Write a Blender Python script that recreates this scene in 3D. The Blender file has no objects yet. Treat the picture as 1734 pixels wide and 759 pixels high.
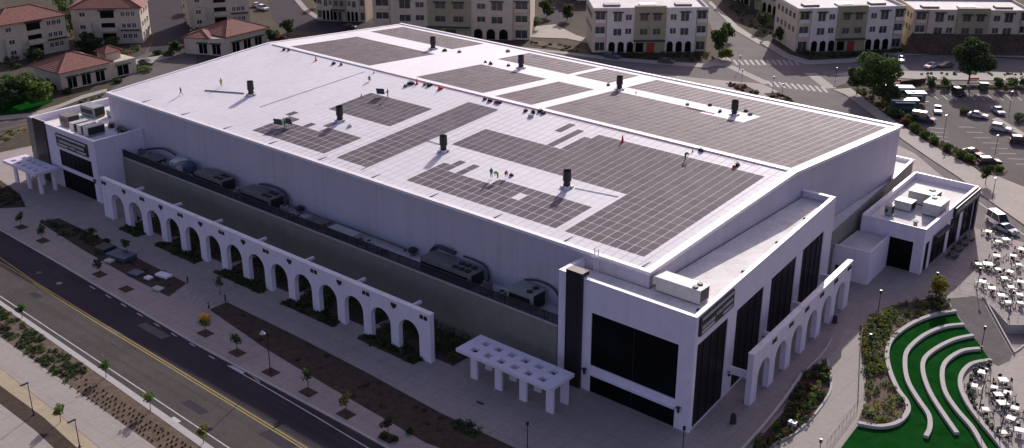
import bpy, bmesh, math, random
import numpy as np
from mathutils import Vector, Matrix
from mathutils.geometry import tessellate_polygon
random.seed(7)
S = bpy.context.scene
C = S.collection
R_ = math.radians

# ------------------------------------------------------------------ camera
FPX, YAW, PITCH, ROLL = 1879.505, -0.702689, -0.398120, 0.001014
CAM = Vector((71.568, -112.516, 80.433))
fw = Vector((math.sin(YAW)*math.cos(PITCH), math.cos(YAW)*math.cos(PITCH), math.sin(PITCH)))
rt0 = Vector((math.cos(YAW), -math.sin(YAW), 0)); up0 = rt0.cross(fw)
rt = rt0*math.cos(ROLL)+up0*math.sin(ROLL); upv = -rt0*math.sin(ROLL)+up0*math.cos(ROLL)
cd = bpy.data.cameras.new('camera'); cam = bpy.data.objects.new('camera', cd); C.objects.link(cam)
cam.matrix_world = Matrix(((rt.x, upv.x, -fw.x, CAM.x), (rt.y, upv.y, -fw.y, CAM.y), (rt.z, upv.z, -fw.z, CAM.z), (0, 0, 0, 1)))
cd.sensor_width = 36; cd.lens = FPX/1734*36; cd.clip_end = 5000; cd.clip_start = 1
S.camera = cam

def G(x, y, z=0.0):
    """survey point: where the sight line through a photo point meets height z"""
    d = rt*((x-867)/FPX)+upv*(-(y-379.5)/FPX)+fw
    t = (z-CAM.z)/d.z
    return Vector((CAM.x+d.x*t, CAM.y+d.y*t, z))

# ------------------------------------------------------------------ materials
M = {}
def mat(name, col, rough=.8, var=.12, scale=.6, bump=0.0, metal=0.0, col2=None, detail=6, spec=None, fine=None):
    m = bpy.data.materials.new(name); m.use_nodes = True; nt = m.node_tree; N = nt.nodes; L = nt.links
    b = N['Principled BSDF']; b.inputs['Roughness'].default_value = rough; b.inputs['Metallic'].default_value = metal
    if spec is not None: b.inputs['Specular IOR Level'].default_value = spec
    tc = N.new('ShaderNodeTexCoord')
    geo = N.new('ShaderNodeNewGeometry')
    n = N.new('ShaderNodeTexNoise'); n.inputs['Scale'].default_value = scale; n.inputs['Detail'].default_value = detail
    n.inputs['Roughness'].default_value = .65
    L.new(geo.outputs['Position'], n.inputs['Vector'])
    r = N.new('ShaderNodeValToRGB'); r.color_ramp.elements[0].position = .3; r.color_ramp.elements[1].position = .7
    c2 = col2 or tuple(c*(1+var) for c in col); c1 = tuple(c*(1-var) for c in col) if not col2 else col
    r.color_ramp.elements[0].color = (*c1, 1); r.color_ramp.elements[1].color = (*c2, 1)
    L.new(n.outputs['Fac'], r.inputs['Fac'])
    out = r.outputs['Color']
    if fine:
        n2 = N.new('ShaderNodeTexNoise'); n2.inputs['Scale'].default_value = fine[0]; n2.inputs['Detail'].default_value = 3
        L.new(geo.outputs['Position'], n2.inputs['Vector'])
        mr = N.new('ShaderNodeMapRange'); mr.inputs['From Min'].default_value = .3; mr.inputs['From Max'].default_value = .7
        mr.inputs['To Min'].default_value = 1-fine[1]; mr.inputs['To Max'].default_value = 1+fine[1]
        L.new(n2.outputs['Fac'], mr.inputs['Value'])
        mx = N.new('ShaderNodeMix'); mx.data_type = 'RGBA'; mx.blend_type = 'MULTIPLY'; mx.inputs['Factor'].default_value = 1
        L.new(out, mx.inputs[6]); L.new(mr.outputs['Result'], mx.inputs[7]); out = mx.outputs[2]
    L.new(out, b.inputs['Base Color'])
    if bump:
        bp = N.new('ShaderNodeBump'); bp.inputs['Strength'].default_value = bump; bp.inputs['Distance'].default_value = .1
        L.new(n.outputs['Fac'], bp.inputs['Height']); L.new(bp.outputs['Normal'], b.inputs['Normal'])
    m['out'] = 0
    M[name] = m; return m

mat('white_paint', (.76, .70, .80), .7, .05, .5, fine=(3, .03))
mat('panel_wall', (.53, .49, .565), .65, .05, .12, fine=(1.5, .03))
mat('olive_wall', (.225, .215, .18), .85, .09, .25, fine=(2, .06))
mat('roof_white', (.735, .715, .73), .7, .06, .07, fine=(.9, .05))
mat('cap_white', (.82, .80, .80), .5, .04, .6)
mat('roof_grey', (.60, .57, .55), .8, .16, .35, fine=(3, .08))
mat('lobby_roof', (.80, .77, .72), .8, .12, .3, fine=(2, .06))
mat('dark_clad', (.018, .016, .018), .5, .3, 2)
mat('black_metal', (.02, .018, .022), .45, .3, 2)
mat('rail', (.030, .025, .035), .5, .2, 2)
mat('vent_black', (.016, .015, .019), .45, .2, 2)
mat('concrete', (.34, .29, .262), .88, .09, .12, fine=(1.6, .07))
mat('concrete_light', (.36, .32, .275), .88, .08, .15, fine=(2, .06))
mat('kerb', (.48, .45, .42), .85, .12, .8)
mat('asphalt_new_or_shaded', (.050, .042, .050), .9, .16, .15, fine=(4, .12), spec=.1)  # newer asphalt; on the front street lane its dark tone stands for shadow
mat('asphalt', (.095, .082, .074), .92, .16, .1, fine=(2.2, .12), spec=.1)
mat('asphalt_old', (.19, .17, .16), .92, .13, .1, fine=(3, .10), spec=.1)
mat('asphalt_lot', (.135, .118, .11), .92, .16, .12, fine=(3, .12), spec=.1)
mat('paver_dark', (.13, .115, .115), .9, .2, .6, fine=(5, .2), spec=.1)
mat('mulch', (.072, .052, .040), .95, .3, .8, .4, fine=(6, .3), spec=.1)
mat('soil', (.15, .11, .078), .95, .25, .5, .4, fine=(4, .25), spec=.1)
mat('tan_path', (.42, .34, .22), .92, .12, .4, fine=(3, .1))
mat('earth', (.085, .072, .052), .95, .25, .05, .2, fine=(.8, .2), spec=.1)
mat('bank', (.085, .060, .045), .95, .3, .2, .3, fine=(1.2, .3), spec=.1)
mat('turf', (.009, .066, .012), 1, .25, .35, .15, fine=(7, .2), spec=0.0)
mat('paint_white', (.52, .50, .50), .7, .12, 3, fine=(1.5, .15))
mat('paint_worn', (.34, .32, .31), .8, .2, .8, fine=(1.5, .2))
mat('paint_yellow', (.40, .29, .045), .7, .15, 3)
mat('stucco', (.56, .49, .38), .9, .08, .4, fine=(2, .05))
mat('stucco_white', (.68, .62, .57), .9, .06, .4, fine=(2, .05))
mat('stucco_olive', (.33, .30, .20), .9, .08, .4, fine=(2, .05))
mat('wood_dark', (.05, .035, .03), .8, .3, 2)
mat('awning', (.035, .075, .06), .8, .2, 2)
mat('door_red', (.28, .035, .02), .6, .1, 2)
mat('door_dark', (.045, .035, .03), .5, .2, 2)
mat('hvac', (.50, .49, .47), .55, .10, 1.2, fine=(5, .08))
mat('hvac_green', (.26, .29, .27), .6, .12, 1.2, fine=(5, .1))
mat('hvac_dark', (.17, .155, .15), .7, .2, 1, fine=(4, .15))
mat('grille', (.015, .017, .016), .6, .3, 4)
mat('duct', (.06, .06, .085), .35, .2, 2, metal=.6)
mat('galv', (.55, .55, .56), .35, .1, 2, metal=.6)
mat('blue_tarp', (.055, .075, .12), .5, .2, 2)
mat('skin', (.42, .25, .17), .6, .05, 2)
mat('vest', (.42, .62, .02), .7, .1, 3)
mat('vest_green', (.03, .30, .10), .7, .1, 3)
mat('shirt_red', (.45, .03, .04), .7, .1, 3)
mat('trousers', (.03, .03, .045), .8, .2, 3)
mat('helmet', (.75, .73, .7), .4, .03, 3)
mat('red', (.62, .012, .03), .5, .1, 3)
mat('orange', (.75, .16, .01), .6, .1, 3)
mat('yellow', (.62, .36, .02), .6, .1, 3)
mat('bag', (.03, .022, .022), .7, .3, 3)
LEAFY = ['leaf_dark', 'leaf_green', 'leaf_bright', 'leaf_yellow', 'leaf_red', 'leaf_grey']
mat('bark', (.10, .075, .055), .95, .25, 2)
mat('leaf_dark', (.050, .075, .026), .75, .5, .8, fine=(5, .45))
mat('leaf_green', (.065, .115, .025), .75, .45, .8, fine=(5, .4))
mat('leaf_bright', (.11, .17, .025), .75, .4, .8, fine=(5, .35))
mat('leaf_yellow', (.20, .20, .03), .75, .3, .8, fine=(5, .3))
mat('leaf_red', (.14, .055, .03), .8, .3, .8, fine=(5, .3))
mat('leaf_grey', (.13, .15, .085), .8, .3, .8, fine=(5, .3))
mat('tyre', (.015, .015, .015), .8, .2, 3)
mat('rim', (.35, .35, .36), .3, .1, 3, metal=.8)
mat('table_top', (.52, .51, .50), .5, .04, 2)
mat('chair_white', (.27, .29, .27), .5, .1, 2)
mat('chair_dark', (.03, .03, .03), .6, .2, 2)
mat('lamp_glass', (.6, .58, .52), .3, .05, 2)
mat('timber', (.36, .27, .18), .8, .2, 2)

def glass(name, col=(.012, .013, .014), rough=.12, spec=.5):
    m = mat(name, col, rough, .4, .25, spec=spec); return m
glass('glass_black', (.005, .006, .006), .3, .12)
glass('glass', (.05, .06, .058), .15)
glass('car_glass', (.015, .018, .022), .08)

def carpaint(name, col):
    m = mat(name, col, .3, .04, 1); m.node_tree.nodes['Principled BSDF'].inputs['Coat Weight'].default_value = .5
for k, c in dict(car_white=(.72, .72, .72), car_silver=(.40, .42, .45), car_black=(.015, .015, .018), car_blue=(.03, .045, .10), car_grey=(.13, .13, .14), car_teal=(.03, .09, .08)).items(): carpaint(k, c)

# roof tiles: ribs across the slope by wave texture
def tile_mat():
    m = bpy.data.materials.new('roof_tile'); m.use_nodes = True; nt = m.node_tree; N = nt.nodes; L = nt.links
    b = N['Principled BSDF']; b.inputs['Roughness'].default_value = .85
    geo = N.new('ShaderNodeNewGeometry')
    v = N.new('ShaderNodeTexNoise'); v.inputs['Scale'].default_value = 2.2; v.inputs['Detail'].default_value = 8
    L.new(geo.outputs['Position'], v.inputs['Vector'])
    r = N.new('ShaderNodeValToRGB')
    r.color_ramp.elements[0].position = .3; r.color_ramp.elements[0].color = (.17, .06, .042, 1)
    r.color_ramp.elements[1].position = .7; r.color_ramp.elements[1].color = (.33, .135, .095, 1)
    L.new(v.outputs['Fac'], r.inputs['Fac']); L.new(r.outputs['Color'], b.inputs['Base Color'])
    w = N.new('ShaderNodeTexWave'); w.inputs['Scale'].default_value = 1.4; w.bands_direction = 'Z'
    L.new(geo.outputs['Position'], w.inputs['Vector'])
    bp = N.new('ShaderNodeBump'); bp.inputs['Strength'].default_value = .6; bp.inputs['Distance'].default_value = .1
    L.new(w.outputs['Fac'], bp.inputs['Height']); L.new(bp.outputs['Normal'], b.inputs['Normal'])
    M['roof_tile'] = m
tile_mat()

# leaves let some light through
for k_ in LEAFY:
    nt = M[k_].node_tree; N = nt.nodes; L = nt.links; b = N['Principled BSDF']; out = N['Material Output']
    tr = N.new('ShaderNodeBsdfTranslucent'); L.new(b.inputs['Base Color'].links[0].from_socket, tr.inputs['Color'])
    ms = N.new('ShaderNodeMixShader'); ms.inputs[0].default_value = .45; L.new(b.outputs[0], ms.inputs[1]); L.new(tr.outputs[0], ms.inputs[2]); L.new(ms.outputs[0], out.inputs['Surface'])
# rain streaks and grime on the rendered walls
def streaks(name, amt, sx=.9, sz=.06, tint=(.62, .60, .56), sy=None):
    nt = M[name].node_tree; N = nt.nodes; L = nt.links; b = N['Principled BSDF']; src = b.inputs['Base Color'].links[0].from_socket
    geo = N.new('ShaderNodeNewGeometry'); mp = N.new('ShaderNodeMapping'); mp.inputs['Scale'].default_value = (sx, sy or sx, sz); L.new(geo.outputs['Position'], mp.inputs['Vector'])
    n = N.new('ShaderNodeTexNoise'); n.inputs['Scale'].default_value = 1; n.inputs['Detail'].default_value = 8; n.inputs['Roughness'].default_value = .7; L.new(mp.outputs[0], n.inputs['Vector'])
    mr = N.new('ShaderNodeMapRange'); mr.inputs['From Min'].default_value = .5; mr.inputs['From Max'].default_value = .75; mr.inputs['To Max'].default_value = amt; L.new(n.outputs['Fac'], mr.inputs['Value'])
    mi = N.new('ShaderNodeMix'); mi.data_type = 'RGBA'; mi.blend_type = 'MULTIPLY'; L.new(mr.outputs['Result'], mi.inputs['Factor']); L.new(src, mi.inputs[6]); mi.inputs[7].default_value = (*tint, 1); L.new(mi.outputs[2], b.inputs['Base Color'])
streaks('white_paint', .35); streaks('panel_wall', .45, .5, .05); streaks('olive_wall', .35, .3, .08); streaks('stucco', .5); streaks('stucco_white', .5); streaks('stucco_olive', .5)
streaks('cap_white', .7, .7, .7); streaks('kerb', .8, .8, .8); streaks('roof_white', .35, .25, .25, (.75, .72, .70)); streaks('lobby_roof', .7, .35, .35)
streaks('asphalt', .8, .02, .5, (.5, .5, .5), 1.1); streaks('asphalt_new_or_shaded', .8, .02, .5, (.55, .55, .55), 1.1); streaks('asphalt', .8, .3, .5, (.7, .7, .7), .2); streaks('asphalt_old', .6, .25, .5, (.65, .65, .65)); streaks('concrete', .5, .5, .5, (.72, .70, .68)); streaks('turf', .8, .5, .5, (.5, .55, .4)); streaks('turf', .7, .12, .12, (1.7, 1.15, 1.2))

# solar panel: dark glossy sheet, every panel a slightly different tint
def solar_mat():
    m = bpy.data.materials.new('solar'); m.use_nodes = True; nt = m.node_tree; N = nt.nodes; L = nt.links
    b = N['Principled BSDF']; b.inputs['Roughness'].default_value = .7; b.inputs['Specular IOR Level'].default_value = .06
    oi = N.new('ShaderNodeNewGeometry')
    w = N.new('ShaderNodeTexWhiteNoise'); w.noise_dimensions = '3D'
    # one random value per panel pitch
    mp = N.new('ShaderNodeVectorMath'); mp.operation = 'DIVIDE'; mp.inputs[1].default_value = (PX, PY, 1000)
    off = N.new('ShaderNodeVectorMath'); off.operation = 'SUBTRACT'; off.inputs[1].default_value = (0, Y0, 0)
    fl = N.new('ShaderNodeVectorMath'); fl.operation = 'FLOOR'
    L.new(oi.outputs['Position'], off.inputs[0]); L.new(off.outputs[0], mp.inputs[0]); L.new(mp.outputs[0], fl.inputs[0]); L.new(fl.outputs[0], w.inputs['Vector'])
    r = N.new('ShaderNodeValToRGB')
    r.color_ramp.elements[0].color = (.125, .102, .115, 1); r.color_ramp.elements[1].color = (.175, .147, .152, 1)
    L.new(w.outputs['Value'], r.inputs['Fac']); L.new(r.outputs['Color'], b.inputs['Base Color'])
    M['solar'] = m
PX, PY, Y0 = 1.52, 2.22, 3.2
solar_mat()

# roof membrane with faint welded seams
def membrane():
    m = M['roof_white']; nt = m.node_tree; N = nt.nodes; L = nt.links; b = N['Principled BSDF']
    src = b.inputs['Base Color'].links[0].from_socket
    geo = N.new('ShaderNodeNewGeometry')
    sp = N.new('ShaderNodeSeparateXYZ'); L.new(geo.outputs['Position'], sp.inputs[0])
    def line(sock, pitch, off, width):
        a = N.new('ShaderNodeMath'); a.operation = 'SUBTRACT'; L.new(sock, a.inputs[0]); a.inputs[1].default_value = off
        d = N.new('ShaderNodeMath'); d.operation = 'PINGPONG'; L.new(a.outputs[0], d.inputs[0]); d.inputs[1].default_value = pitch/2
        l = N.new('ShaderNodeMath'); l.operation = 'LESS_THAN'; L.new(d.outputs[0], l.inputs[0]); l.inputs[1].default_value = width
        return l.outputs[0]
    a = line(sp.outputs['X'], 1.52, .76, .12); c = line(sp.outputs['Y'], 2.22, 3.2+1.11, .07)
    mx = N.new('ShaderNodeMath'); mx.operation = 'MAXIMUM'; L.new(a, mx.inputs[0]); L.new(c, mx.inputs[1])
    n = N.new('ShaderNodeTexNoise'); n.inputs['Scale'].default_value = .03; n.inputs['Detail'].default_value = 1; L.new(geo.outputs['Position'], n.inputs['Vector'])
    mr = N.new('ShaderNodeMapRange'); mr.inputs['From Min'].default_value = .4; mr.inputs['From Max'].default_value = .6; mr.inputs['To Min'].default_value = .28; mr.inputs['To Max'].default_value = .60
    L.new(n.outputs['Fac'], mr.inputs['Value'])
    # the welds are only dressed over the right two thirds of the roof
    mr2 = N.new('ShaderNodeMapRange'); mr2.inputs['From Min'].default_value = -95; mr2.inputs['From Max'].default_value = -65; mr2.inputs['To Min'].default_value = .12; mr2.inputs['To Max'].default_value = 1
    L.new(sp.outputs['X'], mr2.inputs['Value'])
    mm = N.new('ShaderNodeMath'); mm.operation = 'MULTIPLY'; L.new(mx.outputs[0], mm.inputs[0]); L.new(mr.outputs['Result'], mm.inputs[1])
    m3 = N.new('ShaderNodeMath'); m3.operation = 'MULTIPLY'; L.new(mm.outputs[0], m3.inputs[0]); L.new(mr2.outputs['Result'], m3.inputs[1])
    mix = N.new('ShaderNodeMix'); mix.data_type = 'RGBA'; L.new(m3.outputs[0], mix.inputs['Factor']); L.new(src, mix.inputs[6]); mix.inputs[7].default_value = (.30, .28, .31, 1)
    L.new(mix.outputs[2], b.inputs['Base Color'])
membrane()

# concrete: saw-cut joints
def joints(name, pitch, dark=.72, w=.04):
    m = M[name]; nt = m.node_tree; N = nt.nodes; L = nt.links; b = N['Principled BSDF']
    src = b.inputs['Base Color'].links[0].from_socket
    geo = N.new('ShaderNodeNewGeometry'); sp = N.new('ShaderNodeSeparateXYZ'); L.new(geo.outputs['Position'], sp.inputs[0])
    outs = []
    for ax in 'XY':
        d = N.new('ShaderNodeMath'); d.operation = 'PINGPONG'; L.new(sp.outputs[ax], d.inputs[0]); d.inputs[1].default_value = pitch/2
        l = N.new('ShaderNodeMath'); l.operation = 'LESS_THAN'; L.new(d.outputs[0], l.inputs[0]); l.inputs[1].default_value = w; outs.append(l.outputs[0])
    mx = N.new('ShaderNodeMath'); mx.operation = 'MAXIMUM'; L.new(outs[0], mx.inputs[0]); L.new(outs[1], mx.inputs[1])
    mr = N.new('ShaderNodeMapRange'); mr.inputs['To Min'].default_value = 1; mr.inputs['To Max'].default_value = dark; L.new(mx.outputs[0], mr.inputs['Value'])
    mi = N.new('ShaderNodeMix'); mi.data_type = 'RGBA'; mi.blend_type = 'MULTIPLY'; mi.inputs['Factor'].default_value = 1
    L.new(src, mi.inputs[6]); L.new(mr.outputs['Result'], mi.inputs[7]); L.new(mi.outputs[2], b.inputs['Base Color'])
joints('concrete', 3.0); joints('concrete_light', 3.0, .8)

# ------------------------------------------------------------------ mesh builder
class MB:
    def __init__(s): s.v = []; s.f = []; s.m = []; s.mats = []
    def _mi(s, m):
        if m not in s.mats: s.mats.append(m)
        return s.mats.index(m)
    def add(s, vs, fs, m=None):
        o = len(s.v); s.v += [tuple(v) for v in vs]; mi = s._mi(m)
        for f in fs: s.f.append([o+i for i in f]); s.m.append(mi)
        return s
    def box(s, x0, x1, y0, y1, z0, z1, m=None):
        if x0 > x1: x0, x1 = x1, x0
        if y0 > y1: y0, y1 = y1, y0
        return s.add([(x0,y0,z0),(x1,y0,z0),(x1,y1,z0),(x0,y1,z0),(x0,y0,z1),(x1,y0,z1),(x1,y1,z1),(x0,y1,z1)],
              [(0,3,2,1),(4,5,6,7),(0,1,5,4),(1,2,6,5),(2,3,7,6),(3,0,4,7)], m)
    def obox(s, o, u, a0, a1, b0, b1, z0, z1, m=None):
        """box in a frame: origin o, direction u in plan; b runs to the left of u"""
        u = Vector((u[0], u[1], 0)).normalized(); n = Vector((-u.y, u.x, 0)); o = Vector((o[0], o[1], 0))
        if a0 > a1: a0, a1 = a1, a0
        if b0 > b1: b0, b1 = b1, b0
        P = [o+u*a+n*b for a, b in ((a0,b0),(a1,b0),(a1,b1),(a0,b1))]
        return s.add([(p.x,p.y,z0) for p in P]+[(p.x,p.y,z1) for p in P], [(0,3,2,1),(4,5,6,7),(0,1,5,4),(1,2,6,5),(2,3,7,6),(3,0,4,7)], m)
    def prism(s, pts, z0, z1, m=None, hole=None):
        area = sum(pts[i][0]*pts[(i+1) % len(pts)][1]-pts[(i+1) % len(pts)][0]*pts[i][1] for i in range(len(pts)))
        if area < 0: pts = list(reversed(pts))
        n = len(pts); loops = [[Vector((p[0], p[1], 0)) for p in pts]]
        if hole:
            ha = sum(hole[i][0]*hole[(i+1) % len(hole)][1]-hole[(i+1) % len(hole)][0]*hole[i][1] for i in range(len(hole)))
            if ha > 0: hole = list(reversed(hole))
            loops.append([Vector((p[0], p[1], 0)) for p in hole])
        allp = [p for l in loops for p in l]; tri = tessellate_polygon(loops)
        def ccw(t):
            a, b, c = [allp[i] for i in t]; return (b-a).cross(c-a).z > 0
        tri = [t if ccw(t) else (t[0], t[2], t[1]) for t in tri]
        N = len(allp)
        vs = [(p.x, p.y, z1) for p in allp]; fs = [tuple(t) for t in tri]
        if z0 is not None and z0 != z1:
            vs += [(p.x, p.y, z0) for p in allp]; fs += [(t[0]+N, t[2]+N, t[1]+N) for t in tri]
            k = 0
            for l in loops:
                for i in range(len(l)):
                    j = (i+1) % len(l); fs.append((k+i+N, k+j+N, k+j, k+i))
                k += len(l)
        return s.add(vs, fs, m)
    def cyl(s, x, y, z0, z1, r0, r1=None, n=12, m=None, cap=True):
        r1 = r0 if r1 is None else r1
        vs = [(x+r0*math.cos(2*math.pi*i/n), y+r0*math.sin(2*math.pi*i/n), z0) for i in range(n)]+[(x+r1*math.cos(2*math.pi*i/n), y+r1*math.sin(2*math.pi*i/n), z1) for i in range(n)]
        fs = [(i, (i+1) % n, n+(i+1) % n, n+i) for i in range(n)]
        if cap: fs += [tuple(range(n-1, -1, -1)), tuple(range(n, 2*n))]
        return s.add(vs, fs, m)
    def tube(s, pts, r, n=6, m=None, r2=None):
        pts = [Vector(p) for p in pts]; vs = []; fs = []
        for i, p in enumerate(pts):
            d = (pts[min(i+1, len(pts)-1)]-pts[max(i-1, 0)]).normalized()
            a = d.cross(Vector((0, 0, 1)) if abs(d.z) < .9 else Vector((1, 0, 0))).normalized(); b = d.cross(a)
            rr = r if r2 is None else r+(r2-r)*i/(len(pts)-1)
            for k in range(n):
                t = 2*math.pi*k/n; vs.append(p+(a*math.cos(t)+b*math.sin(t))*rr)
        for i in range(len(pts)-1):
            for k in range(n):
                q = (k+1) % n; fs.append((i*n+k, i*n+q, (i+1)*n+q, (i+1)*n+k))
        fs += [tuple(range(n)), tuple((len(pts)-1)*n+k for k in range(n-1, -1, -1))]
        return s.add(vs, fs, m)
    def build(s, name, m=None, parent=None, smooth=False, loc=None, rz=0):
        me = bpy.data.meshes.new(name); me.from_pydata(s.v, [], s.f); me.update()
        ms = s.mats if s.mats else [None]
        for k in ms: me.materials.append(M[k] if k else M[m])
        me.polygons.foreach_set('material_index', s.m)
        if smooth: me.polygons.foreach_set('use_smooth', [True]*len(me.polygons))
        ob = bpy.data.objects.new(name, me); C.objects.link(ob)
        if parent is not None: ob.parent = parent
        if loc is not None: ob.location = loc
        ob.rotation_euler.z = rz
        return ob

def tag(o, label=None, cat=None, group=None, kind=None):
    if label: o['label'] = label
    if cat: o['category'] = cat
    if group: o['group'] = group
    if kind: o['kind'] = kind
    return o
def empty(name, loc=(0, 0, 0), rz=0, label=None, cat=None, group=None):
    o = bpy.data.objects.new(name, None); C.objects.link(o); o.location = loc; o.rotation_euler.z = rz; o.empty_display_size = .5
    return tag(o, label, cat, group)
def copy_tree(o, parent=None):
    c = o.copy(); C.objects.link(c)
    if parent is not None: c.parent = parent
    for ch in list(o.children): copy_tree(ch, c)
    return c
def put(proto, first, loc, rz, label=None, group=None):
    o = proto if first else copy_tree(proto)
    o.location = loc; o.rotation_euler.z = rz
    if label: o['label'] = label
    if group: o['group'] = group
    return o

def smooth_line(pts, k=6):
    out = []
    P = [Vector(p) for p in pts]
    for i in range(len(P)-1):
        p0 = P[max(i-1, 0)]; p1 = P[i]; p2 = P[i+1]; p3 = P[min(i+2, len(P)-1)]
        for j in range(k):
            t = j/k
            out.append(.5*((2*p1)+(p2-p0)*t+(2*p0-5*p1+4*p2-p3)*t*t+(3*p1-p0-3*p2+p3)*t*t*t))
    out.append(P[-1]); return out
def ribbon(pts, w, z0, z1, mb, m=None):
    """solid strip of width w following pts in plan"""
    P = [Vector((p[0], p[1], 0)) for p in pts]; n = len(P); vs = []
    for i, p in enumerate(P):
        d = (P[min(i+1, n-1)]-P[max(i-1, 0)]).normalized(); s = Vector((-d.y, d.x, 0))*w/2
        a = p+s; b = p-s
        vs += [(a.x, a.y, z0), (b.x, b.y, z0), (b.x, b.y, z1), (a.x, a.y, z1)]
    fs = []
    for i in range(n-1):
        a = i*4; b = a+4
        fs += [(a+3, a+2, b+2, b+3), (a+2, a+1, b+1, b+2), (a, a+3, b+3, b), (a+1, a, b, b+1)]
    fs += [(0, 1, 2, 3), (4*n-1, 4*n-2, 4*n-3, 4*n-4)]
    mb.add(vs, fs, m)

# ------------------------------------------------------------------ ground and paving
WELL = [G(*p) for p in ((1664, 506), (1706, 552), (1745, 552), (1745, 578), (1728, 593), (1716, 601))]
mb = MB(); mb.prism([(-1500, -1200), (1500, -1200), (1500, 1800), (-1500, 1800)], 0, 0, hole=WELL); tag(mb.build('ground', 'earth'), kind='structure')
mb = MB(); mb.prism([(p.x, p.y) for p in WELL], -1.6, -1.3); tag(mb.build('sunken_floor', 'concrete'), kind='structure')

def sheet(name, pts, mt, z=.02, z0=None, px=True, hole=None, kind='structure', label=None, cat=None):
    P = [G(*p) if px else p for p in pts]
    b = MB(); b.prism([(p[0], p[1]) for p in P], z0, z, hole=hole)
    if z0 is None: b.f = b.f
    o = b.build(name, mt); tag(o, label, cat, kind=kind); return o
PZ = .14   # paved level
# plaza: one raised slab all round the arena
plaza = [(-166, -27.5), (-122.5, -29.6), G(94.6, 442.6), G(331, 582), G(591, 721.6), (0, -32.6), (85, -34), (85, 86), G(1734, 412), G(1650, 387), (8, 102), (-10, 121), (-30, 133), G(1350, 178), G(1310, 152), G(1290, 143), G(1180, 133), G(1100, 124), (-120, 134), (-134, 124), (-150, 108), (-158, 60), (-160, 30), (-162, 5), (-164, -10)]
sheet('plaza', [(p[0], p[1]) for p in plaza], 'concrete', PZ, 0, px=False, hole=[(p.x, p.y) for p in WELL])
mbw = MB()
for i in range(len(WELL)):
    a, b_ = WELL[i], WELL[(i+1) % len(WELL)]; d = (b_-a)
    mbw.obox(a, d, 0, d.length, -.18, .0, -1.4, .5 if i in (0, 5) else .3)
tag(mbw.build('well_wall', 'kerb'), 'pale retaining wall around the sunken stair well below the dining terrace', 'wall')

# front street
sheet('street_lane_shaded', [(-420, -29.9), (-166, -28.1), (-122.5, -30.1), (-101, -30.8), (-58, -32.5), (-24, -32.8), (140, -34.9), (140, -38.9), (-24, -38.55), (-58, -37.85), (-107, -36.4), (-420, -34)], 'asphalt_new_or_shaded', .0225, px=False)  # hall's shadow over this lane painted in as darker, purplish asphalt
def Y_k(x): return -31.0-.011*(x+60)
xs = [-175, -60, 80]
def strip(y_off0, y_off1, x0=-420, x1=140): return [(x0, Y_k(x0)+y_off0), (x1, Y_k(x1)+y_off0), (x1, Y_k(x1)+y_off1), (x0, Y_k(x0)+y_off1)]
sheet('street', [(-420, -30), (-166, -28.2), (-122.5, -30.2), (-101, -30.9), (-58, -32.6), (-24, -32.9), (140, -35), (140, -55), (-420, -42.8)], 'asphalt', .02, px=False)
def line(name, a, b, w, mt='paint_white', z=.026):
    b_ = MB(); P = [G(*a), G(*b)] if len(a) == 2 and abs(a[0])+abs(a[1]) > 0 and isinstance(a, tuple) else [Vector(a), Vector(b)]
    ribbon(P, w, z-.002, z, b_); return tag(b_.build(name, mt), kind='structure')
line('lane_line', (-40, 421), (93, 499), .16, 'paint_yellow'); line('lane_line', (-60, 395), (60, 478), .16, 'paint_yellow')
for dx in (0, 1):
    b_ = MB(); pts = [G(60, 478), G(180, 552), G(300, 625), G(415, 695), G(520, 759), G(640, 832)]
    pts = [Vector((p.x, p.y-.45*dx, 0)) for p in pts]; ribbon(pts, .15, .024, .027, b_); tag(b_.build('centre_line', 'paint_yellow'), kind='structure')
b_ = MB(); pts = [G(-80, 452), G(0, 501.7), G(100, 568), G(189, 627), G(290, 694), G(388, 759), G(500, 833)]; ribbon(pts, .18, .024, .026, b_); tag(b_.build('edge_line', 'paint_white'), kind='structure')
# dashes along the far kerb lane, then the solid bicycle lane line
b_ = MB()
for x, y in ((156, 487), (183, 502), (209, 517), (236, 533), (265, 550), (294, 567), (325, 584), (358, 605)):
    ribbon([G(x-4, y-2.5), G(x+5, y+3)], .16, .024, .026, b_)
tag(b_.build('lane_dashes', 'paint_white'), kind='structure')
b_ = MB(); ribbon([G(385, 619), G(450, 656), G(520, 697), G(625, 760), G(720, 818)], .16, .024, .026, b_); tag(b_.build('bicycle_lane_line', 'paint_white'), kind='structure')
b_ = MB(); ribbon([G(385, 619), G(402, 621), G(428, 637), G(440, 648)], .12, .024, .026, b_); ribbon([G(393, 620), G(413, 632)], .5, .024, .026, b_); tag(b_.build('bicycle_symbol', 'paint_white'), kind='structure')
b_ = MB(); ribbon([G(292, 707), G(304, 715)], .5, .024, .026, b_); tag(b_.build('arrow_marking', 'paint_white'), kind='structure')
b_ = MB(); b_.cyl(G(66, 462).x, G(66, 462).y, .02, .026, .5, n=16); tag(b_.build('manhole_cover', 'paver_dark'), kind='structure')
b_ = MB(); b_.cyl(G(100, 480).x, G(100, 480).y, .02, .026, .5, n=16); tag(b_.build('manhole_cover', 'concrete'), kind='structure')

for (x, y, w_, l_) in ((330, 690, 1.2, 5), (190, 560, .9, 4), (470, 745, 1.6, 6), (60, 500, 1.0, 3), (260, 560, 1.4, 7)):
    g = G(x, y); b_ = MB(); b_.prism([(g.x-l_/2, g.y-w_/2), (g.x+l_/2-.3, g.y-w_/2-.1), (g.x+l_/2, g.y+w_/2), (g.x-l_/2+.4, g.y+w_/2+.05)], .0236, .0242); tag(b_.build('street_patch', 'asphalt_new_or_shaded' if y != 560 else 'paver_dark'), kind='structure')
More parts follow.
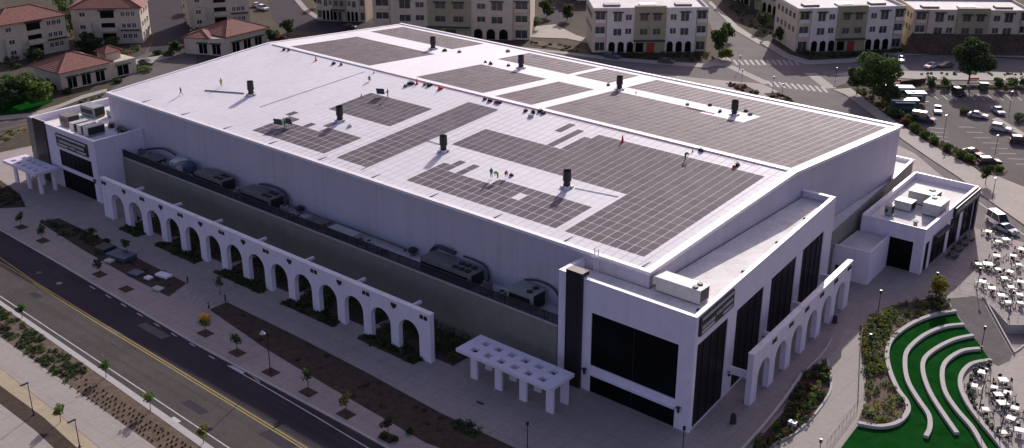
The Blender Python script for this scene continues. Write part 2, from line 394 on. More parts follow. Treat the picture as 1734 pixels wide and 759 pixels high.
# near side of the street: kerb, planted verge, wide walk, tan strip, bed, tan walk
def pxs(*l): return [G(*p) for p in l]
def band(name, upper, lower, mt, z, z0=0): sheet(name, [(p.x, p.y) for p in pxs(*upper)]+[(p.x, p.y) for p in reversed(pxs(*lower))], mt, z, z0, px=False)
K0 = [(-150, 420), (0, 510), (184, 636), (361, 759), (520, 870)]
K1 = [(-150, 428), (0, 518), (184, 647), (345, 762), (500, 870)]
V1 = [(-150, 470), (0, 572), (130, 663), (270, 764), (420, 870)]
W1 = [(-150, 520), (0, 624), (90, 695), (172, 762), (300, 862)]
T1 = [(-150, 550), (0, 654), (75, 709), (135, 764), (255, 870)]
B1 = [(-150, 580), (0, 685), (60, 731), (95, 764), (220, 870)]
E1 = [(-150, 700), (-20, 764), (0, 790), (60, 830), (150, 900)]
band('kerb', K0, K1, 'kerb', .16)
band('verge', K1, V1, 'soil', .13)
band('near_walk', V1, W1, 'concrete_light', .15)
band('gravel_strip', W1, T1, 'tan_path', .13)
band('mulch_strip', T1, B1, 'mulch', .14)
band('near_path', B1, E1, 'concrete_light', .15)
kl = [(-166, -28), (-122.5, -29.9), (G(94.6, 442.6).x, G(94.6, 442.6).y-.12), (G(331, 582).x, G(331, 582).y-.12), (G(591, 721.6).x, G(591, 721.6).y-.12), (0, -32.75), (85, -34.2)]
b_ = MB(); ribbon([Vector((x, y, 0)) for x, y in kl], .3, 0, PZ+.02, b_); tag(b_.build('far_kerb', 'kerb'), kind='structure')

# planting beds of the front walk
def bed(pts, mt='mulch', name='planting_bed', px=True, z=PZ+.03):
    return sheet(name, pts, mt, z, PZ-.05, px=px)
bed([(66, 377), (100, 371), (170, 404), (240, 442), (316, 481), (286, 504), (220, 470), (140, 424)])
bed([(355, 526), (384, 513), (500, 570), (620, 632), (744, 700), (880, 764), (830, 790), (722, 752), (560, 658), (450, 592)])
for x, y in ((73, 409), (169, 466), (214, 491), (348, 566), (402, 599), (459, 632), (522, 666), (586, 703), (657, 743), (36, 386)):
    g = G(x, y); bed([(g.x-1.15, g.y-.85), (g.x+1.15, g.y-.85), (g.x+1.15, g.y+.85), (g.x-1.15, g.y+.85)], px=False, name='tree_pit')
# small drains
for x, y in ((813, 684),): g = G(x, y); b_ = MB(); b_.box(g.x-.6, g.x+.6, g.y-.25, g.y+.25, PZ, PZ+.01); tag(b_.build('drain_grate', 'black_metal'), 'small dark drain grate in the paving in front of the canopy', 'drain')

# back streets
sheet('cross_street', [(880, 84), (950, 92), (1040, 104), (1130, 110), (1196, 116), (1226, 108), (1236, 98), (1225, 92), (1206, 50), (1190, 18), (1180, -12), (1199, -12), (1204, 8), (1246, 53), (1285, 76), (1328, 98), (1364, 110), (1440, 108), (1500, 96), (1600, 93), (1700, 99), (1800, 106), (1800, 128), (1734, 124), (1640, 119), (1560, 121), (1500, 120), (1409, 126), (1560, 136), (1734, 139), (1800, 141), (1800, 147), (1734, 146), (1560, 143), (1440, 139), (1405, 150), (1433, 163), (1480, 198), (1528, 238), (1577, 272), (1623, 302), (1680, 345), (1734, 384), (1850, 470), (1850, 500), (1734, 411), (1650, 386), (1540, 290), (1480, 245), (1350, 178), (1310, 152), (1290, 143), (1180, 133), (950, 104)], 'asphalt_old', .02)
sheet('side_walk', [(1409, 152), (1440, 150), (1490, 188), (1545, 226), (1600, 260), (1650, 285), (1700, 328), (1734, 353), (1850, 440), (1850, 468), (1734, 382), (1680, 344), (1623, 301), (1577, 271), (1528, 237), (1480, 197), (1433, 162)], 'concrete_light', .15, 0)
sheet('hedge_bed', [(1446, 150), (1500, 150), (1515, 180), (1545, 205), (1595, 243), (1645, 270), (1655, 286), (1600, 259), (1545, 225), (1490, 187)], 'mulch', .14, 0)
sheet('parking_lot', [(1500, 153), (1560, 152), (1734, 153), (1850, 155), (1850, 440), (1734, 348), (1700, 322), (1652, 282), (1640, 270), (1596, 243), (1545, 205), (1515, 180)], 'asphalt_lot', .03, 0)
sheet('corner_pavement', [(1212, 99), (1236, 98), (1238, 105), (1233, 113), (1209, 112), (1196, 116), (1130, 110), (1040, 103), (880, 83), (880, 80), (1040, 98), (1130, 105), (1196, 109)], 'concrete_light', .15, 0)
sheet('median', [(1436, 122), (1500, 120), (1560, 122), (1640, 120), (1734, 125), (1800, 129), (1800, 141), (1734, 138), (1560, 135), (1409, 128)], 'concrete_light', .14, 0)
sheet('corner_walk', [(1285, 72), (1300, 70), (1335, 92), (1370, 103), (1440, 100), (1500, 90), (1600, 88), (1734, 93), (1734, 98), (1600, 92), (1500, 95), (1440, 107), (1364, 110), (1328, 98)], 'concrete', .15, 0)
sheet('far_walk', [(1204, 3), (1250, 45), (1292, 72), (1285, 76), (1246, 53), (1199, 5)], 'concrete_light', .15, 0)
sheet('corner_bed', [(1228, 142), (1258, 143), (1285, 157), (1284, 163), (1250, 154)], 'mulch', PZ+.03, PZ-.05)
sheet('corner_bed', [(1293, 159), (1318, 158), (1346, 173), (1344, 177), (1312, 172)], 'mulch', PZ+.03, PZ-.05)
sheet('lot_hedge_bed', [(1560, 145), (1734, 146), (1800, 148), (1800, 153), (1734, 153), (1560, 151)], 'soil', .15, 0)
# zebra crossings
b_ = MB()
for i in range(12):
    t = i/11; x = 1245+103*t; y = 105.5+.6*t; ribbon([G(x-3, y-4), G(x+4, y+4.5)], .7, .024, .028, b_)
tag(b_.build('zebra_crossing', 'paint_worn'), kind='structure')
b_ = MB()
for i in range(10):
    t = i/9; x = 1304+92*t; y = 142+10*t; ribbon([G(x-5, y-5), G(x+5, y+5)], .7, .024, .028, b_)
tag(b_.build('zebra_crossing', 'paint_worn'), kind='structure')
b_ = MB(); ribbon([G(1372, 124), G(1407, 150)], 3.2, .022, .024, b_); tag(b_.build('concrete_gutter', 'concrete_light'), kind='structure')
b_ = MB(); ribbon([G(1235, 112), G(1300, 142)], 2.6, .022, .024, b_); tag(b_.build('concrete_gutter', 'concrete_light'), kind='structure')
b_ = MB(); ribbon([G(1535, 262), G(1575, 290), G(1625, 320), G(1734, 398)], .16, .024, .026, b_); ribbon([G(1700, 352), G(1734, 377)], .16, .024, .026, b_); tag(b_.build('lane_line', 'paint_white'), kind='structure')
# parking bays
b_ = MB()
for (a, c, n) in (((1576, 158), (1733, 160), 11),):
    for i in range(n):
        t = i/(n-1); x = a[0]+(c[0]-a[0])*t; y = a[1]+(c[1]-a[1])*t; ribbon([G(x, y), G(x+13, y+11)], .14, .034, .037, b_)
for i in range(8): x = 1570+2*i; y = 216+7*i; ribbon([G(x, y), G(x+32, y+3)], .14, .034, .037, b_)
for i in range(9): x = 1622+14*i; y = 215+9*i; ribbon([G(x, y), G(x+28, y+1)], .14, .034, .037, b_)
tag(b_.build('bay_lines', 'paint_white'), kind='structure')
sheet('lot_island', [(1678, 203), (1690, 200), (1734, 226), (1800, 265), (1800, 275), (1734, 234)], 'concrete_light', .16, .02)
sheet('lot_bed', [(1660, 288), (1688, 283), (1706, 290), (1700, 297), (1672, 297)], 'soil', .17, .02)
sheet('lot_bed', [(1716, 200), (1734, 196), (1800, 205), (1800, 240), (1734, 214)], 'soil', .17, .02)
sheet('lot_walk', [(1690, 300), (1734, 318), (1800, 360), (1800, 400), (1734, 353), (1700, 328), (1662, 296)], 'concrete_light', .16, .02)

# streets at the left end
sheet('left_street', [(-120, 275), (0, 222), (60, 208), (125, 186), (182, 168), (260, 144), (335, 118), (332, 96), (318, 60), (308, 0), (304, -15), (240, -15), (250, 40), (262, 62), (245, 92), (215, 104), (218, 128), (180, 158), (130, 177), (60, 197), (0, 206), (-120, 240)], 'asphalt_lot', .02)
sheet('left_lane', [(304, -15), (240, -15), (250, 40), (262, 62), (250, 88), (322, 92), (318, 60)], 'asphalt_new_or_shaded', .03)
sheet('left_lane', [(-120, 252), (0, 218), (60, 203), (0, 209), (-120, 236)], 'asphalt', .03)
sheet('left_walk', [(-60, 212), (0, 197), (50, 193), (100, 178), (140, 162), (181, 151), (181, 156), (140, 168), (100, 184), (55, 199), (0, 204), (-60, 220)], 'concrete_light', .15, 0)
sheet('left_median', [(-60, 255), (0, 228), (45, 214), (52, 217), (0, 245), (-60, 270)], 'soil', .14, 0)
sheet('top_lane', [(452, -15), (490, -15), (512, 15), (538, 34), (620, 38), (660, 45), (660, 60), (590, 58), (500, 52), (480, 50), (462, 35)], 'asphalt_new_or_shaded', .02)
sheet('top_walk', [(488, -12), (498, -12), (520, 14), (543, 31), (620, 35), (620, 38), (538, 35), (512, 17)], 'concrete', .14, 0)
sheet('garage_court', [(905, 32), (945, 6), (968, 12), (972, 30), (950, 48), (920, 45)], 'asphalt_new_or_shaded', .02)
sheet('garage_path', [(897, 46), (940, 42), (975, 60), (1000, 68), (998, 74), (960, 66), (900, 64)], 'concrete_light', .14, 0)
sheet('rear_street_walk', [(900, 68), (1000, 86), (1000, 92), (900, 76)], 'soil', .13, 0)
sheet('upper_lawn', [(-60, 150), (20, 128), (85, 150), (90, 172), (50, 190), (0, 196), (-60, 208)], 'turf', .14, 0)
sheet('upper_terrace', [(215, 104), (290, 92), (292, 97), (230, 112)], 'concrete_light', .14, 0)

# amphitheatre lawn with kerbed seat steps, beds and path
def z4(*l): return [(1294+x/2.307, 430+y/2.307) for x, y in l]
sheet('lawn', z4((748, 235), (600, 262), (520, 310), (482, 380), (480, 450), (512, 540), (552, 600), (545, 655), (470, 690), (362, 678), (290, 775), (950, 800), (905, 745), (830, 660), (778, 560), (768, 490), (805, 440), (885, 425), (835, 350), (780, 285)), 'turf', PZ+.02, PZ-.05)
bedR = z4((470, 215), (600, 185), (700, 170), (740, 232), (620, 256), (540, 295), (486, 360), (475, 430), (505, 530), (545, 595), (548, 635), (500, 670), (430, 680), (362, 665), (395, 590), (400, 530), (385, 400), (376, 320), (405, 262))
sheet('amphitheatre_bed', bedR, 'soil', PZ+.05, PZ-.05)
bands = [((748, 232), (660, 248), (570, 285), (500, 340), (478, 400), (490, 470), (520, 540), (555, 590), (558, 630), (520, 670), (450, 685), (365, 672)),
 ((778, 285), (700, 295), (620, 330), (560, 385), (548, 440), (560, 510), (600, 580), (640, 640), (645, 690), (630, 725)),
 ((815, 328), (740, 345), (670, 380), (625, 420), (618, 470), (640, 540), (680, 610), (750, 712)),
 ((840, 380), (770, 390), (710, 430), (693, 480), (705, 550), (750, 620), (810, 690), (850, 759), (870, 790)),
 ((885, 425), (810, 440), (770, 480), (765, 530), (790, 590), (840, 660), (910, 745), (930, 775))]
bn = ['long curved concrete seat step bordering the planted bed', 'second curved concrete seat step in the lawn, counted from the planted bed', 'middle curved concrete seat step of the five in the green lawn', 'fourth curved concrete seat step in the lawn, counted from the planted bed', 'curved concrete seat step edging the lower paved court of tables']
for bd, lb in zip(bands, bn):
    b_ = MB(); ribbon([G(*p) for p in [tuple(q) for q in smooth_line([Vector((a[0], a[1], 0)) for a in z4(*bd)])] for p in [p[:2]]], .62, PZ-.05, PZ+.45, b_)
    tag(b_.build('seat_step', 'kerb'), lb, 'seat step', 'curved seat steps of the lawn amphitheatre')
bedL = [(1401, 612), (1407, 646), (1403, 670), (1377, 707), (1346, 736), (1312, 754), (1286, 775), (1272, 775), (1285, 745), (1306, 722), (1330, 696), (1338, 665), (1356, 641), (1377, 625)]
sheet('lobby_bed', bedL, 'mulch', PZ+.04, PZ-.05)
def kerbline(px, w, h, name='bed_kerb', label=None, cat=None):
    b_ = MB(); ribbon([G(*q[:2]) for q in smooth_line([Vector((a[0], a[1], 0)) for a in px])], w, PZ-.05, PZ+h, b_)
    return tag(b_.build(name, 'kerb'), label, cat, kind=None if label else 'structure')
kerbline([(1401, 612), (1407, 646), (1403, 670), (1377, 707), (1346, 736), (1312, 754), (1286, 775)], .3, .18)
kerbline([(1255, 768), (1285, 735), (1310, 705), (1335, 672), (1357, 638)], .35, .55, 'low_wall', 'low grey concrete wall between the side plaza and the shrub bed', 'wall')
kerbline([(1354, 640), (1376, 622), (1398, 596), (1408, 578)], .25, .5, 'low_wall', 'short pale low wall at the head of the shrub bed', 'wall')
sheet('sunny_path', [(1430, 560), (1457, 560), (1456, 576), (1457, 612), (1466, 646), (1465, 678), (1453, 715), (1420, 762), (1395, 785), (1290, 785), (1312, 756), (1346, 738), (1378, 709), (1405, 671), (1409, 646), (1403, 606), (1417, 594)], 'concrete_light', PZ+.012)
sheet('stair_paving', [(1604, 507), (1650, 503), (1662, 508), (1714, 602), (1698, 640), (1680, 618), (1660, 590), (1640, 566), (1625, 540)], 'paver_dark', PZ+.016)
sheet('lower_court', [(1690, 622), (1740, 600), (1860, 600), (1860, 840), (1715, 800), (1690, 751), (1650, 703), (1630, 664), (1630, 640), (1643, 622), (1680, 617)], 'concrete_light', PZ+.020)

# ------------------------------------------------------------------ arena
L_, W_, H_, RR, YR = 130.6, 82.47, 17.96, 2.73, 40.6
def rz(y): return H_+RR*(1-abs(y-YR)/YR)
arena = empty('arena_building', (0, 0, 0), 0, 'huge white flat-gabled arena hall with glazed corner lobbies and panelled roof', 'arena')
b_ = MB()
prof = [(0, 0), (W_, 0), (W_, H_-.02), (YR, H_+RR-.02), (0, H_-.02)]
vs = [(0, y, z) for y, z in prof]+[(-L_, y, z) for y, z in prof]
b_.add(vs, [(0, 1, 2, 3, 4), (9, 8, 7, 6, 5), (0, 4, 9, 5), (1, 6, 7, 2), (0, 5, 6, 1)])
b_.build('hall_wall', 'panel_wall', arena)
# pilaster seams on the street wall
for k in range(1, 10):
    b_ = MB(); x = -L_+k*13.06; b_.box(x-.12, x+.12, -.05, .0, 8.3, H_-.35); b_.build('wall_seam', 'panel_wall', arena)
b_ = MB()
ov = .25
for (y0, y1) in ((-ov, YR), (YR, W_+ov)):
    z0, z1 = (rz(0), rz(YR)) if y0 < 0 else (rz(YR), rz(W_))
    z0 += .0; z1 += .0
    b_.add([(-L_-ov, y0, z0), (ov, y0, z0), (ov, y1, z1), (-L_-ov, y1, z1), (-L_-ov, y0, z0-.35), (ov, y0, z0-.35), (ov, y1, z1-.35), (-L_-ov, y1, z1-.35)],
           [(0, 1, 2, 3), (4, 7, 6, 5), (0, 4, 5, 1), (1, 5, 6, 2), (3, 2, 6, 7), (0, 3, 7, 4)])
b_.build('roof', 'roof_white', arena)
b_ = MB()   # edge flashing, proud of the membrane
for y, s in ((0, 1), (W_, -1)):
    b_.box(-L_-.28, .28, y-.28, y+.5, H_-.2, H_+.16)
for x in (-L_, 0):
    for (ya, yb) in ((.5, YR), (YR, W_-.5)):
        za, zb = rz(ya), rz(yb); x0, x1 = (x-.28, x+.35) if x < -1 else (x-.9, x+.28)
        b_.add([(x0, ya, za+.12), (x1, ya, za+.12), (x1, yb, zb+.12), (x0, yb, zb+.12), (x0, ya, za-.4), (x1, ya, za-.4), (x1, yb, zb-.4), (x0, yb, zb-.4)], [(0, 1, 2, 3), (4, 7, 6, 5), (0, 4, 5, 1), (1, 5, 6, 2), (2, 6, 7, 3), (0, 3, 7, 4)])
b_.build('roof_edge', 'cap_white', arena)
b_ = MB(); b_.box(-L_+2, -1.5, YR-.35, YR+.35, H_+RR-.02, H_+RR+.16); b_.build('ridge_cap', 'cap_white', arena)
for x in np.arange(-1.6, -L_, -13.06): b_ = MB(); b_.box(x-.05, x+.05, .55, 2.6, rz(1.5)-.05, rz(1.5)+.12); b_.build('roof_anchor', 'hvac_dark', arena)

# balcony block: olive plinth wall with roof terrace
HB = 8.35
b_ = MB(); b_.box(-121.8, -11.2, -5.2, -.02, 0, HB-.5, 'olive_wall'); b_.box(-121.8, -11.2, -5.2, -4.85, HB-.5, HB-.12, 'olive_wall'); b_.box(-11.5, -11.2, -4.85, -.02, HB-.5, HB-.12, 'olive_wall')
b_.box(-122, -10.9, -.016, 0, 0, .1, 'olive_wall')
b_.build('terrace_block', None, arena)
b_ = MB(); b_.box(-121.9, -11.1, -5.32, -4.72, HB-.12, HB+.05); b_.build('terrace_cap', 'kerb', arena)
b_ = MB(); b_.box(-121.4, -11.7, -4.85, -.02, HB-.5, HB-.42); b_.build('terrace_floor', 'roof_grey', arena)
b_ = MB()
for x in np.arange(-121.6, -11.2, .22): b_.box(x, x+.15, -4.97, -4.93, HB+.1, HB+1.35)
b_.box(-121.7, -11.2, -5.03, -4.87, HB+1.35, HB+1.47); b_.box(-121.7, -11.2, -5.0, -4.9, HB+.05, HB+.12)
for x in np.arange(-121.6, -11, 2.4): b_.box(x-.05, x+.05, -5.02, -4.88, HB+.05, HB+1.43)
for y in np.arange(-4.8, -.2, .22): b_.box(-11.27, -11.23, y, y+.1, HB+.1, HB+1.35)
b_.box(-11.3, -11.2, -4.9, -.1, HB+1.35, HB+1.43)
b_.build('terrace_railing', 'rail', arena)
# low side extension behind the lobby (olive outer wall, pale cap)
b_ = MB(); ext = [(0.02, 46), (3.9, 46), (2.1, 66.3), (.9, 80), (-.4, 93), (-9, 93), (-9, W_+.02), (.02, W_+.02)]
b_.prism(ext, 0, HB-.45, 'olive_wall'); eb = [(3.9, 46), (2.1, 66.3), (.9, 80), (-.4, 93), (-9, 93)]
ribbon([Vector((x-.15, y, 0)) for x, y in eb[:4]], .3, HB-.45, HB+.1, b_, 'olive_wall'); b_.build('side_block', None, arena)
b_ = MB(); ribbon([Vector((x-.15, y, 0)) for x, y in eb[2:4]], .5, HB+.1, HB+.25, b_); b_.box(-9, -.2, 92.6, 93.1, HB-.45, HB+.25); b_.build('side_cap', 'cap_white', arena)
b_ = MB(); b_.prism([(.05, 46.2), (3.5, 46.2), (1.8, 66.3), (.6, 80), (-.7, 92.5), (-8.8, 92.5), (-8.8, W_+.1), (.05, W_+.1)], HB-.45, HB-.4); b_.build('side_roof', 'lobby_roof', arena)

# near lobby -------------------------------------------------
LH = 16.8
A = Vector((10.46, -5.17, 0)); B = Vector((5.49, 43.9, 0)); U = (B-A).normalized(); SL = (B-A).length
N_out = Vector((U.y, -U.x, 0))
lobby = empty('corner_lobby', (0, 0, 0), 0); lobby.parent = arena
def wall_with_openings(o, u, length, z0, z1, ops, thick, mb, m):
    """openings (a0,a1,b0,b1) cut out of a wall; the wall's outer face is on the frame line, thickness runs to the left of u"""
    xs_ = sorted({0, length, *[v for q in ops for v in q[:2]]}); zs_ = sorted({z0, z1, *[v for q in ops for v in q[2:]]})
    for i in range(len(xs_)-1):
        run = None
        for j in range(len(zs_)-1):
            cx, cz = (xs_[i]+xs_[i+1])/2, (zs_[j]+zs_[j+1])/2
            solid = not any(a < cx < b and c < cz < d for a, b, c, d in ops)
            if solid: run = [zs_[j], zs_[j+1]] if run is None else [run[0], zs_[j+1]]
            if (not solid or j == len(zs_)-2) and run: mb.obox(o, u, xs_[i], xs_[i+1], 0, thick, run[0], run[1], m); run = None
FRONT0 = Vector((-11.0, -5.2, 0)); FL = A.x-FRONT0.x
fops = [(5.6, 19.2, 4.3, 12.3), (5.6, 19.2, .1, 3.0)]
b_ = MB(); wall_with_openings((FRONT0.x, -5.2), (1, 0), FL, 0, LH, fops, .5, b_, None)
sops = [(.9, 10.1, .3, 12.6), (12.9, 22.1, .3, 12.4), (24.8, 34.4, .3, 12.4), (36.9, 45.9, .3, 12.4)]
wall_with_openings(A, U, SL, 0, LH, sops, .5, b_, None)
b_.box(-11.0, -10.5, -4.7, -.05, 0, LH); b_.obox(B, (-1, 0), 0, B.x-.05, -.5, 0, 0, LH)
b_.build('lobby_wall', 'white_paint', lobby)
b_ = MB(); b_.prism([(-10.5, -4.7), (9.9, -4.7), (5.05, 43.4), (.3, 43.4), (.3, -.3), (-10.5, -.3)], 15.5, 15.7); b_.build('lobby_roof', 'lobby_roof', lobby)
b_ = MB(); ribbon([Vector((-10.75, -.1, 0)), Vector((-10.75, -4.95, 0)), Vector((10.2, -4.95, 0)), Vector((5.22, 43.65, 0)), Vector((.05, 43.65, 0))], .001, LH, LH+.001, MB())
for (p, q) in (((-10.75, -.3), (-10.75, -4.95)), ((-10.75, -4.93), (10.2, -4.93)), ((10.2, -4.95), (5.24, 43.65)), ((5.24, 43.65), (.35, 43.65))):
    p = Vector((*p, 0)); q = Vector((*q, 0)); b_.obox(p, q-p, -.3, (q-p).length+.3, -.32, .32, LH+.004*len(b_.v)/8, LH+.12+.004*len(b_.v)/8)
b_.build('parapet_cap', 'cap_white', lobby)
b_ = MB(); b_.box(-9.55, -6.85, -5.55, -5.2, 0, 17.6); b_.box(-9.55, -6.85, -5.2, -4.0, LH+.2, 17.6)
for x in np.arange(-9.4, -6.9, .42): b_.box(x, x+.06, -5.6, -5.55, 0, 17.6)
b_.build('dark_cladding', 'dark_clad', lobby)
b_ = MB(); b_.box(-5.2, 8.3, -5.0, -4.9, 3.35, 3.5); b_.box(-5.4, 8.3, -5.6, -5.2, 3.0, 3.12); b_.build('canopy_shelf', 'white_paint', lobby)
def window(parent, o, u, a0, a1, z0, z1, name='window', mul=1.7, inset=.22, gm='glass_black', fm='black_metal', hor=()):
    b = MB(); b.obox(o, u, a0, a1, inset, inset+.06, z0, z1, gm); ob = b.build(name, None, parent)
    f = MB()
    n = max(1, round((a1-a0)/mul))
    for i in range(n+1):
        x = a0+(a1-a0)*i/n; f.obox(o, u, max(a0, x-.04), min(a1, x+.04), inset-.08, inset-.003, z0, z1)
    for z in (z0, z1-.08, *hor): f.obox(o, u, a0+.04, a1-.04, inset-.07, inset-.006, z, z+.08)
    f.build('frame', fm, ob); return ob
for q in fops: window(lobby, (FRONT0.x, -5.2), (1, 0), *q, mul=6.8)
for q in sops: window(lobby, A, U, *q, mul=2.3)
def sconce(parent, x, y, z, dx=0, dy=-1, s=1):
    b = MB(); b.box(x-.12*s, x+.12*s, y-.12*s, y+.12*s, z-.35*s, z+.35*s); b.box(x-.3*s, x+.3*s, y-.3*s, y+.3*s, z+.25*s, z+.33*s); b.cyl(x, y, z-.5*s, z-.3*s, .1*s, .2*s, 8)
    return b.build('wall_light', 'black_metal', parent)
sconce(lobby, -6.15, -5.45, 3.2); sconce(lobby, 8.9, -5.45, 3.2)
for s_ in (11.5, 23.4, 35.6, 47.6): p = A+U*s_+N_out*.25; sconce(lobby, p.x, p.y, 3.6)
for s_ in (4, 18, 30, 41): p = A+U*s_-N_out*1.6; b_ = MB(); b_.cyl(p.x, p.y, 15.7, 15.95, .35, .2, 8); b_.build('roof_drain', 'grille', lobby)

# sign frames with pale lettering strokes (unreadable in the photo)
def sign(o, u, a0, a1, z0, z1, label, rows):
    e = empty('wall_sign', (0, 0, 0), 0, label, 'sign', 'long dark signs on the lobby corners')
    b = MB(); b.obox(o, u, a0, a1, -.28, -.02, z0, z1); b.build('sign_panel', 'dark_clad', e)
    b = MB(); w = a1-a0; h = z1-z0
    for (x0, x1, y0, y1, step) in rows:
        x = a0+w*x0
        while x < a0+w*x1-.02:
            ww = step*random.uniform(.55, .8); b.obox(o, u, x, min(x+ww, a0+w*x1), -.34, -.285, z0+h*y0, z0+h*y1); x += step
    b.build('lettering', 'car_silver', e)
    e.location = (0, 0, 0); return e
rowsn = [(.04, .97, .80, .95, 20), (.05, .42, .32, .50, .42), (.46, .62, .40, .58, .42), (.64, .95, .42, .60, .42), (.04, .40, .10, .24, 9), (.66, .95, .12, .26, 9)]
sign(A, U, .8, 10.9, 13.9, 16.5, 'long dark sign with pale lettering high on the near corner lobby above its side window', rowsn)

# front arcade ------------------------------------------------
def arcade(name, o, u, length, first, pitch, n, ow, spring, top, thick, label, emblems, beams, tie):
    u = Vector((u[0], u[1], 0)).normalized(); nn = Vector((-u.y, u.x, 0)); o = Vector((o[0], o[1], 0))
    e = empty(name, o, 0, label, 'arcade')
    # outline of the pierced wall, front and back faces as strips between openings
    b = MB(); r = ow/2; seg = 12
    def P(a, d, z): q = u*a+nn*d; return (q.x, q.y, z)
    def quad(pts):  # pts in (a,z), extruded through the thickness
        k = len(pts); v = [P(a, 0, z) for a, z in pts]+[P(a, thick, z) for a, z in pts]
        f = [tuple(range(k)), tuple(range(2*k-1, k-1, -1))]+[((i+1) % k, i, k+i, k+(i+1) % k) for i in range(k)]
        b.add(v, f)
    prev = 0
    for i in range(n):
        c = first+pitch*i; a0, a1 = c-r, c+r
        quad([(prev, 0), (a0, 0), (a0, spring), (a0, top), (prev, top)])
        for s in range(seg):
            t0 = math.pi-math.pi*s/seg; t1 = math.pi-math.pi*(s+1)/seg
            x0, z0_ = c+r*math.cos(t0), spring+r*math.sin(t0); x1, z1_ = c+r*math.cos(t1), spring+r*math.sin(t1)
            quad([(x0, z0_), (x1, z1_), (x1, top), (x0, top)])
        prev = a1
    quad([(prev, 0), (length, 0), (length, top), (prev, top)])
    w = b.build('arcade_wall', 'white_paint', e)
    c_ = MB()
    for i in range(1): c_.add([P(-.05, -.06, top), P(length+.05, -.06, top), P(length+.05, thick+.06, top), P(-.05, thick+.06, top), P(-.05, -.06, top+.12), P(length+.05, -.06, top+.12), P(length+.05, thick+.06, top+.12), P(-.05, thick+.06, top+.12)], [(0, 3, 2, 1), (4, 5, 6, 7), (0, 1, 5, 4), (1, 2, 6, 5), (2, 3, 7, 6), (3, 0, 4, 7)])
    c_.build('coping', 'cap_white', e)
    for (a, kind) in emblems:
        m_ = MB()
        if kind == 'v':
            m_.add([P(a-.55, -.1, top-.45), P(a+.55, -.1, top-.45), P(a+.55, -.1, top-.85), P(a, -.1, top-1.35), P(a-.55, -.1, top-.85), P(a-.55, 0, top-.45), P(a+.55, 0, top-.45), P(a+.55, 0, top-.85), P(a, 0, top-1.35), P(a-.55, 0, top-.85)],
                   [(0, 4, 3, 2, 1), (0, 1, 6, 5), (1, 2, 7, 6), (2, 3, 8, 7), (3, 4, 9, 8), (4, 0, 5, 9)])
        else:
            for s in (-1, 1):
                x = a+s*.42; m_.add([P(x-.3, -.1, top-1.05), P(x+.3, -.1, top-1.05), P(x+.3, -.1, top-.45), P(x-.3, -.1, top-.45), P(x-.3, 0, top-1.05), P(x+.3, 0, top-1.05), P(x+.3, 0, top-.45), P(x-.3, 0, top-.45)], [(0, 1, 2, 3), (0, 4, 5, 1), (1, 5, 6, 2), (2, 6, 7, 3), (3, 7, 4, 0)]); m_.build('wall_vent', 'black_metal', e); m_ = MB()
        if kind == 'v': m_.build('wall_vent', 'black_metal', e)
    for a in beams:
        m_ = MB(); m_.add([P(a-.2, thick, top-.75), P(a+.2, thick, top-.75), P(a+.2, tie, top-.75), P(a-.2, tie, top-.75), P(a-.2, thick, top-.3), P(a+.2, thick, top-.3), P(a+.2, tie, top-.3), P(a-.2, tie, top-.3)], [(0, 3, 2, 1), (4, 5, 6, 7), (0, 1, 5, 4), (1, 2, 6, 5), (2, 3, 7, 6), (3, 0, 4, 7)])
        m_.build('tie_beam', 'white_paint', e)
    return e
AX0 = -113.05; pit = 5.88; f0 = -108-AX0
emb = []
for k in range(15): emb.append((f0-pit/2+pit*k, 'dots' if k % 2 == 0 else 'v'))
emb[0] = (1.2, 'dots'); emb[-1] = (84.6, 'dots')
arcade('front_arcade', (AX0, -13.82), (1, 0), 85.86, f0, pit, 14, 4.2, 3.6, 7.9, .8, 'long white arcade wall of fourteen round arches along the street front', emb, [-103.3-AX0+11.9*k for k in range(7)], 3.0)
SA = Vector((13.25, 5.7, 0)); SB = Vector((10.28, 42.3, 0))
arcade('side_arcade', SA, SB-SA, (SB-SA).length, 3.9, 5.75, 6, 3.9, 3.7, 7.9, .8, 'shorter white arcade wall of six round arches beside the near lobby', [(1.0+5.75*k+5.75, 'dots') for k in range(6)], [], 5.4)
for s_ in (11.6, 23.5, 35.0, 46.9):
    b_ = MB(); p = A+U*s_; b_.obox(p, N_out, .002, 3.75, -.25, .25, 3.6, 4.6)
    b_.build('tie_beam', 'white_paint', lobby)

# canopies ----------------------------------------------------
def canopy(x0, x1, y0, y1, top, cols, rear, label, nx=6):
    e = empty('canopy', (x0, y0, 0), 0, label, 'canopy', 'white slab canopies pierced with square openings')
    b = MB(); ops = []
    w = x1-x0; mgx = w*.07; cell = (w-2*mgx)/nx
    for i in range(nx):
        for (ya, yb) in ((.16, .38), (.60, .82)):
            a = mgx+cell*(i+.26); c = mgx+cell*(i+.74); ops.append((a, c, (y1-y0)*ya, (y1-y0)*yb))
    xs_ = sorted({0, w, *[v for q in ops for v in q[:2]]}); ys_ = sorted({0, y1-y0, *[v for q in ops for v in q[2:]]})
    for i in range(len(xs_)-1):
        run = None
        for j in range(len(ys_)-1):
            cx, cy = (xs_[i]+xs_[i+1])/2, (ys_[j]+ys_[j+1])/2
            solid = not any(a < cx < c and d < cy < f for a, c, d, f in ops)
            if solid: run = [ys_[j], ys_[j+1]] if run is None else [run[0], ys_[j+1]]
            if (not solid or j == len(ys_)-2) and run: b.box(xs_[i], xs_[i+1], run[0], run[1], top-.5, top); run = None
    b.build('roof_slab', 'white_paint', e)
    for c in cols: m_ = MB(); m_.box(c-x0-.6, c-x0+.6, 1.0, 1.35, 0, top-.5); m_.build('column', 'white_paint', e)
    for c in rear: m_ = MB(); m_.box(c-x0-.6, c-x0+.6, (y1-y0)-1.1, (y1-y0)-.75, 0, top-.5); m_.build('column', 'white_paint', e)
    return e
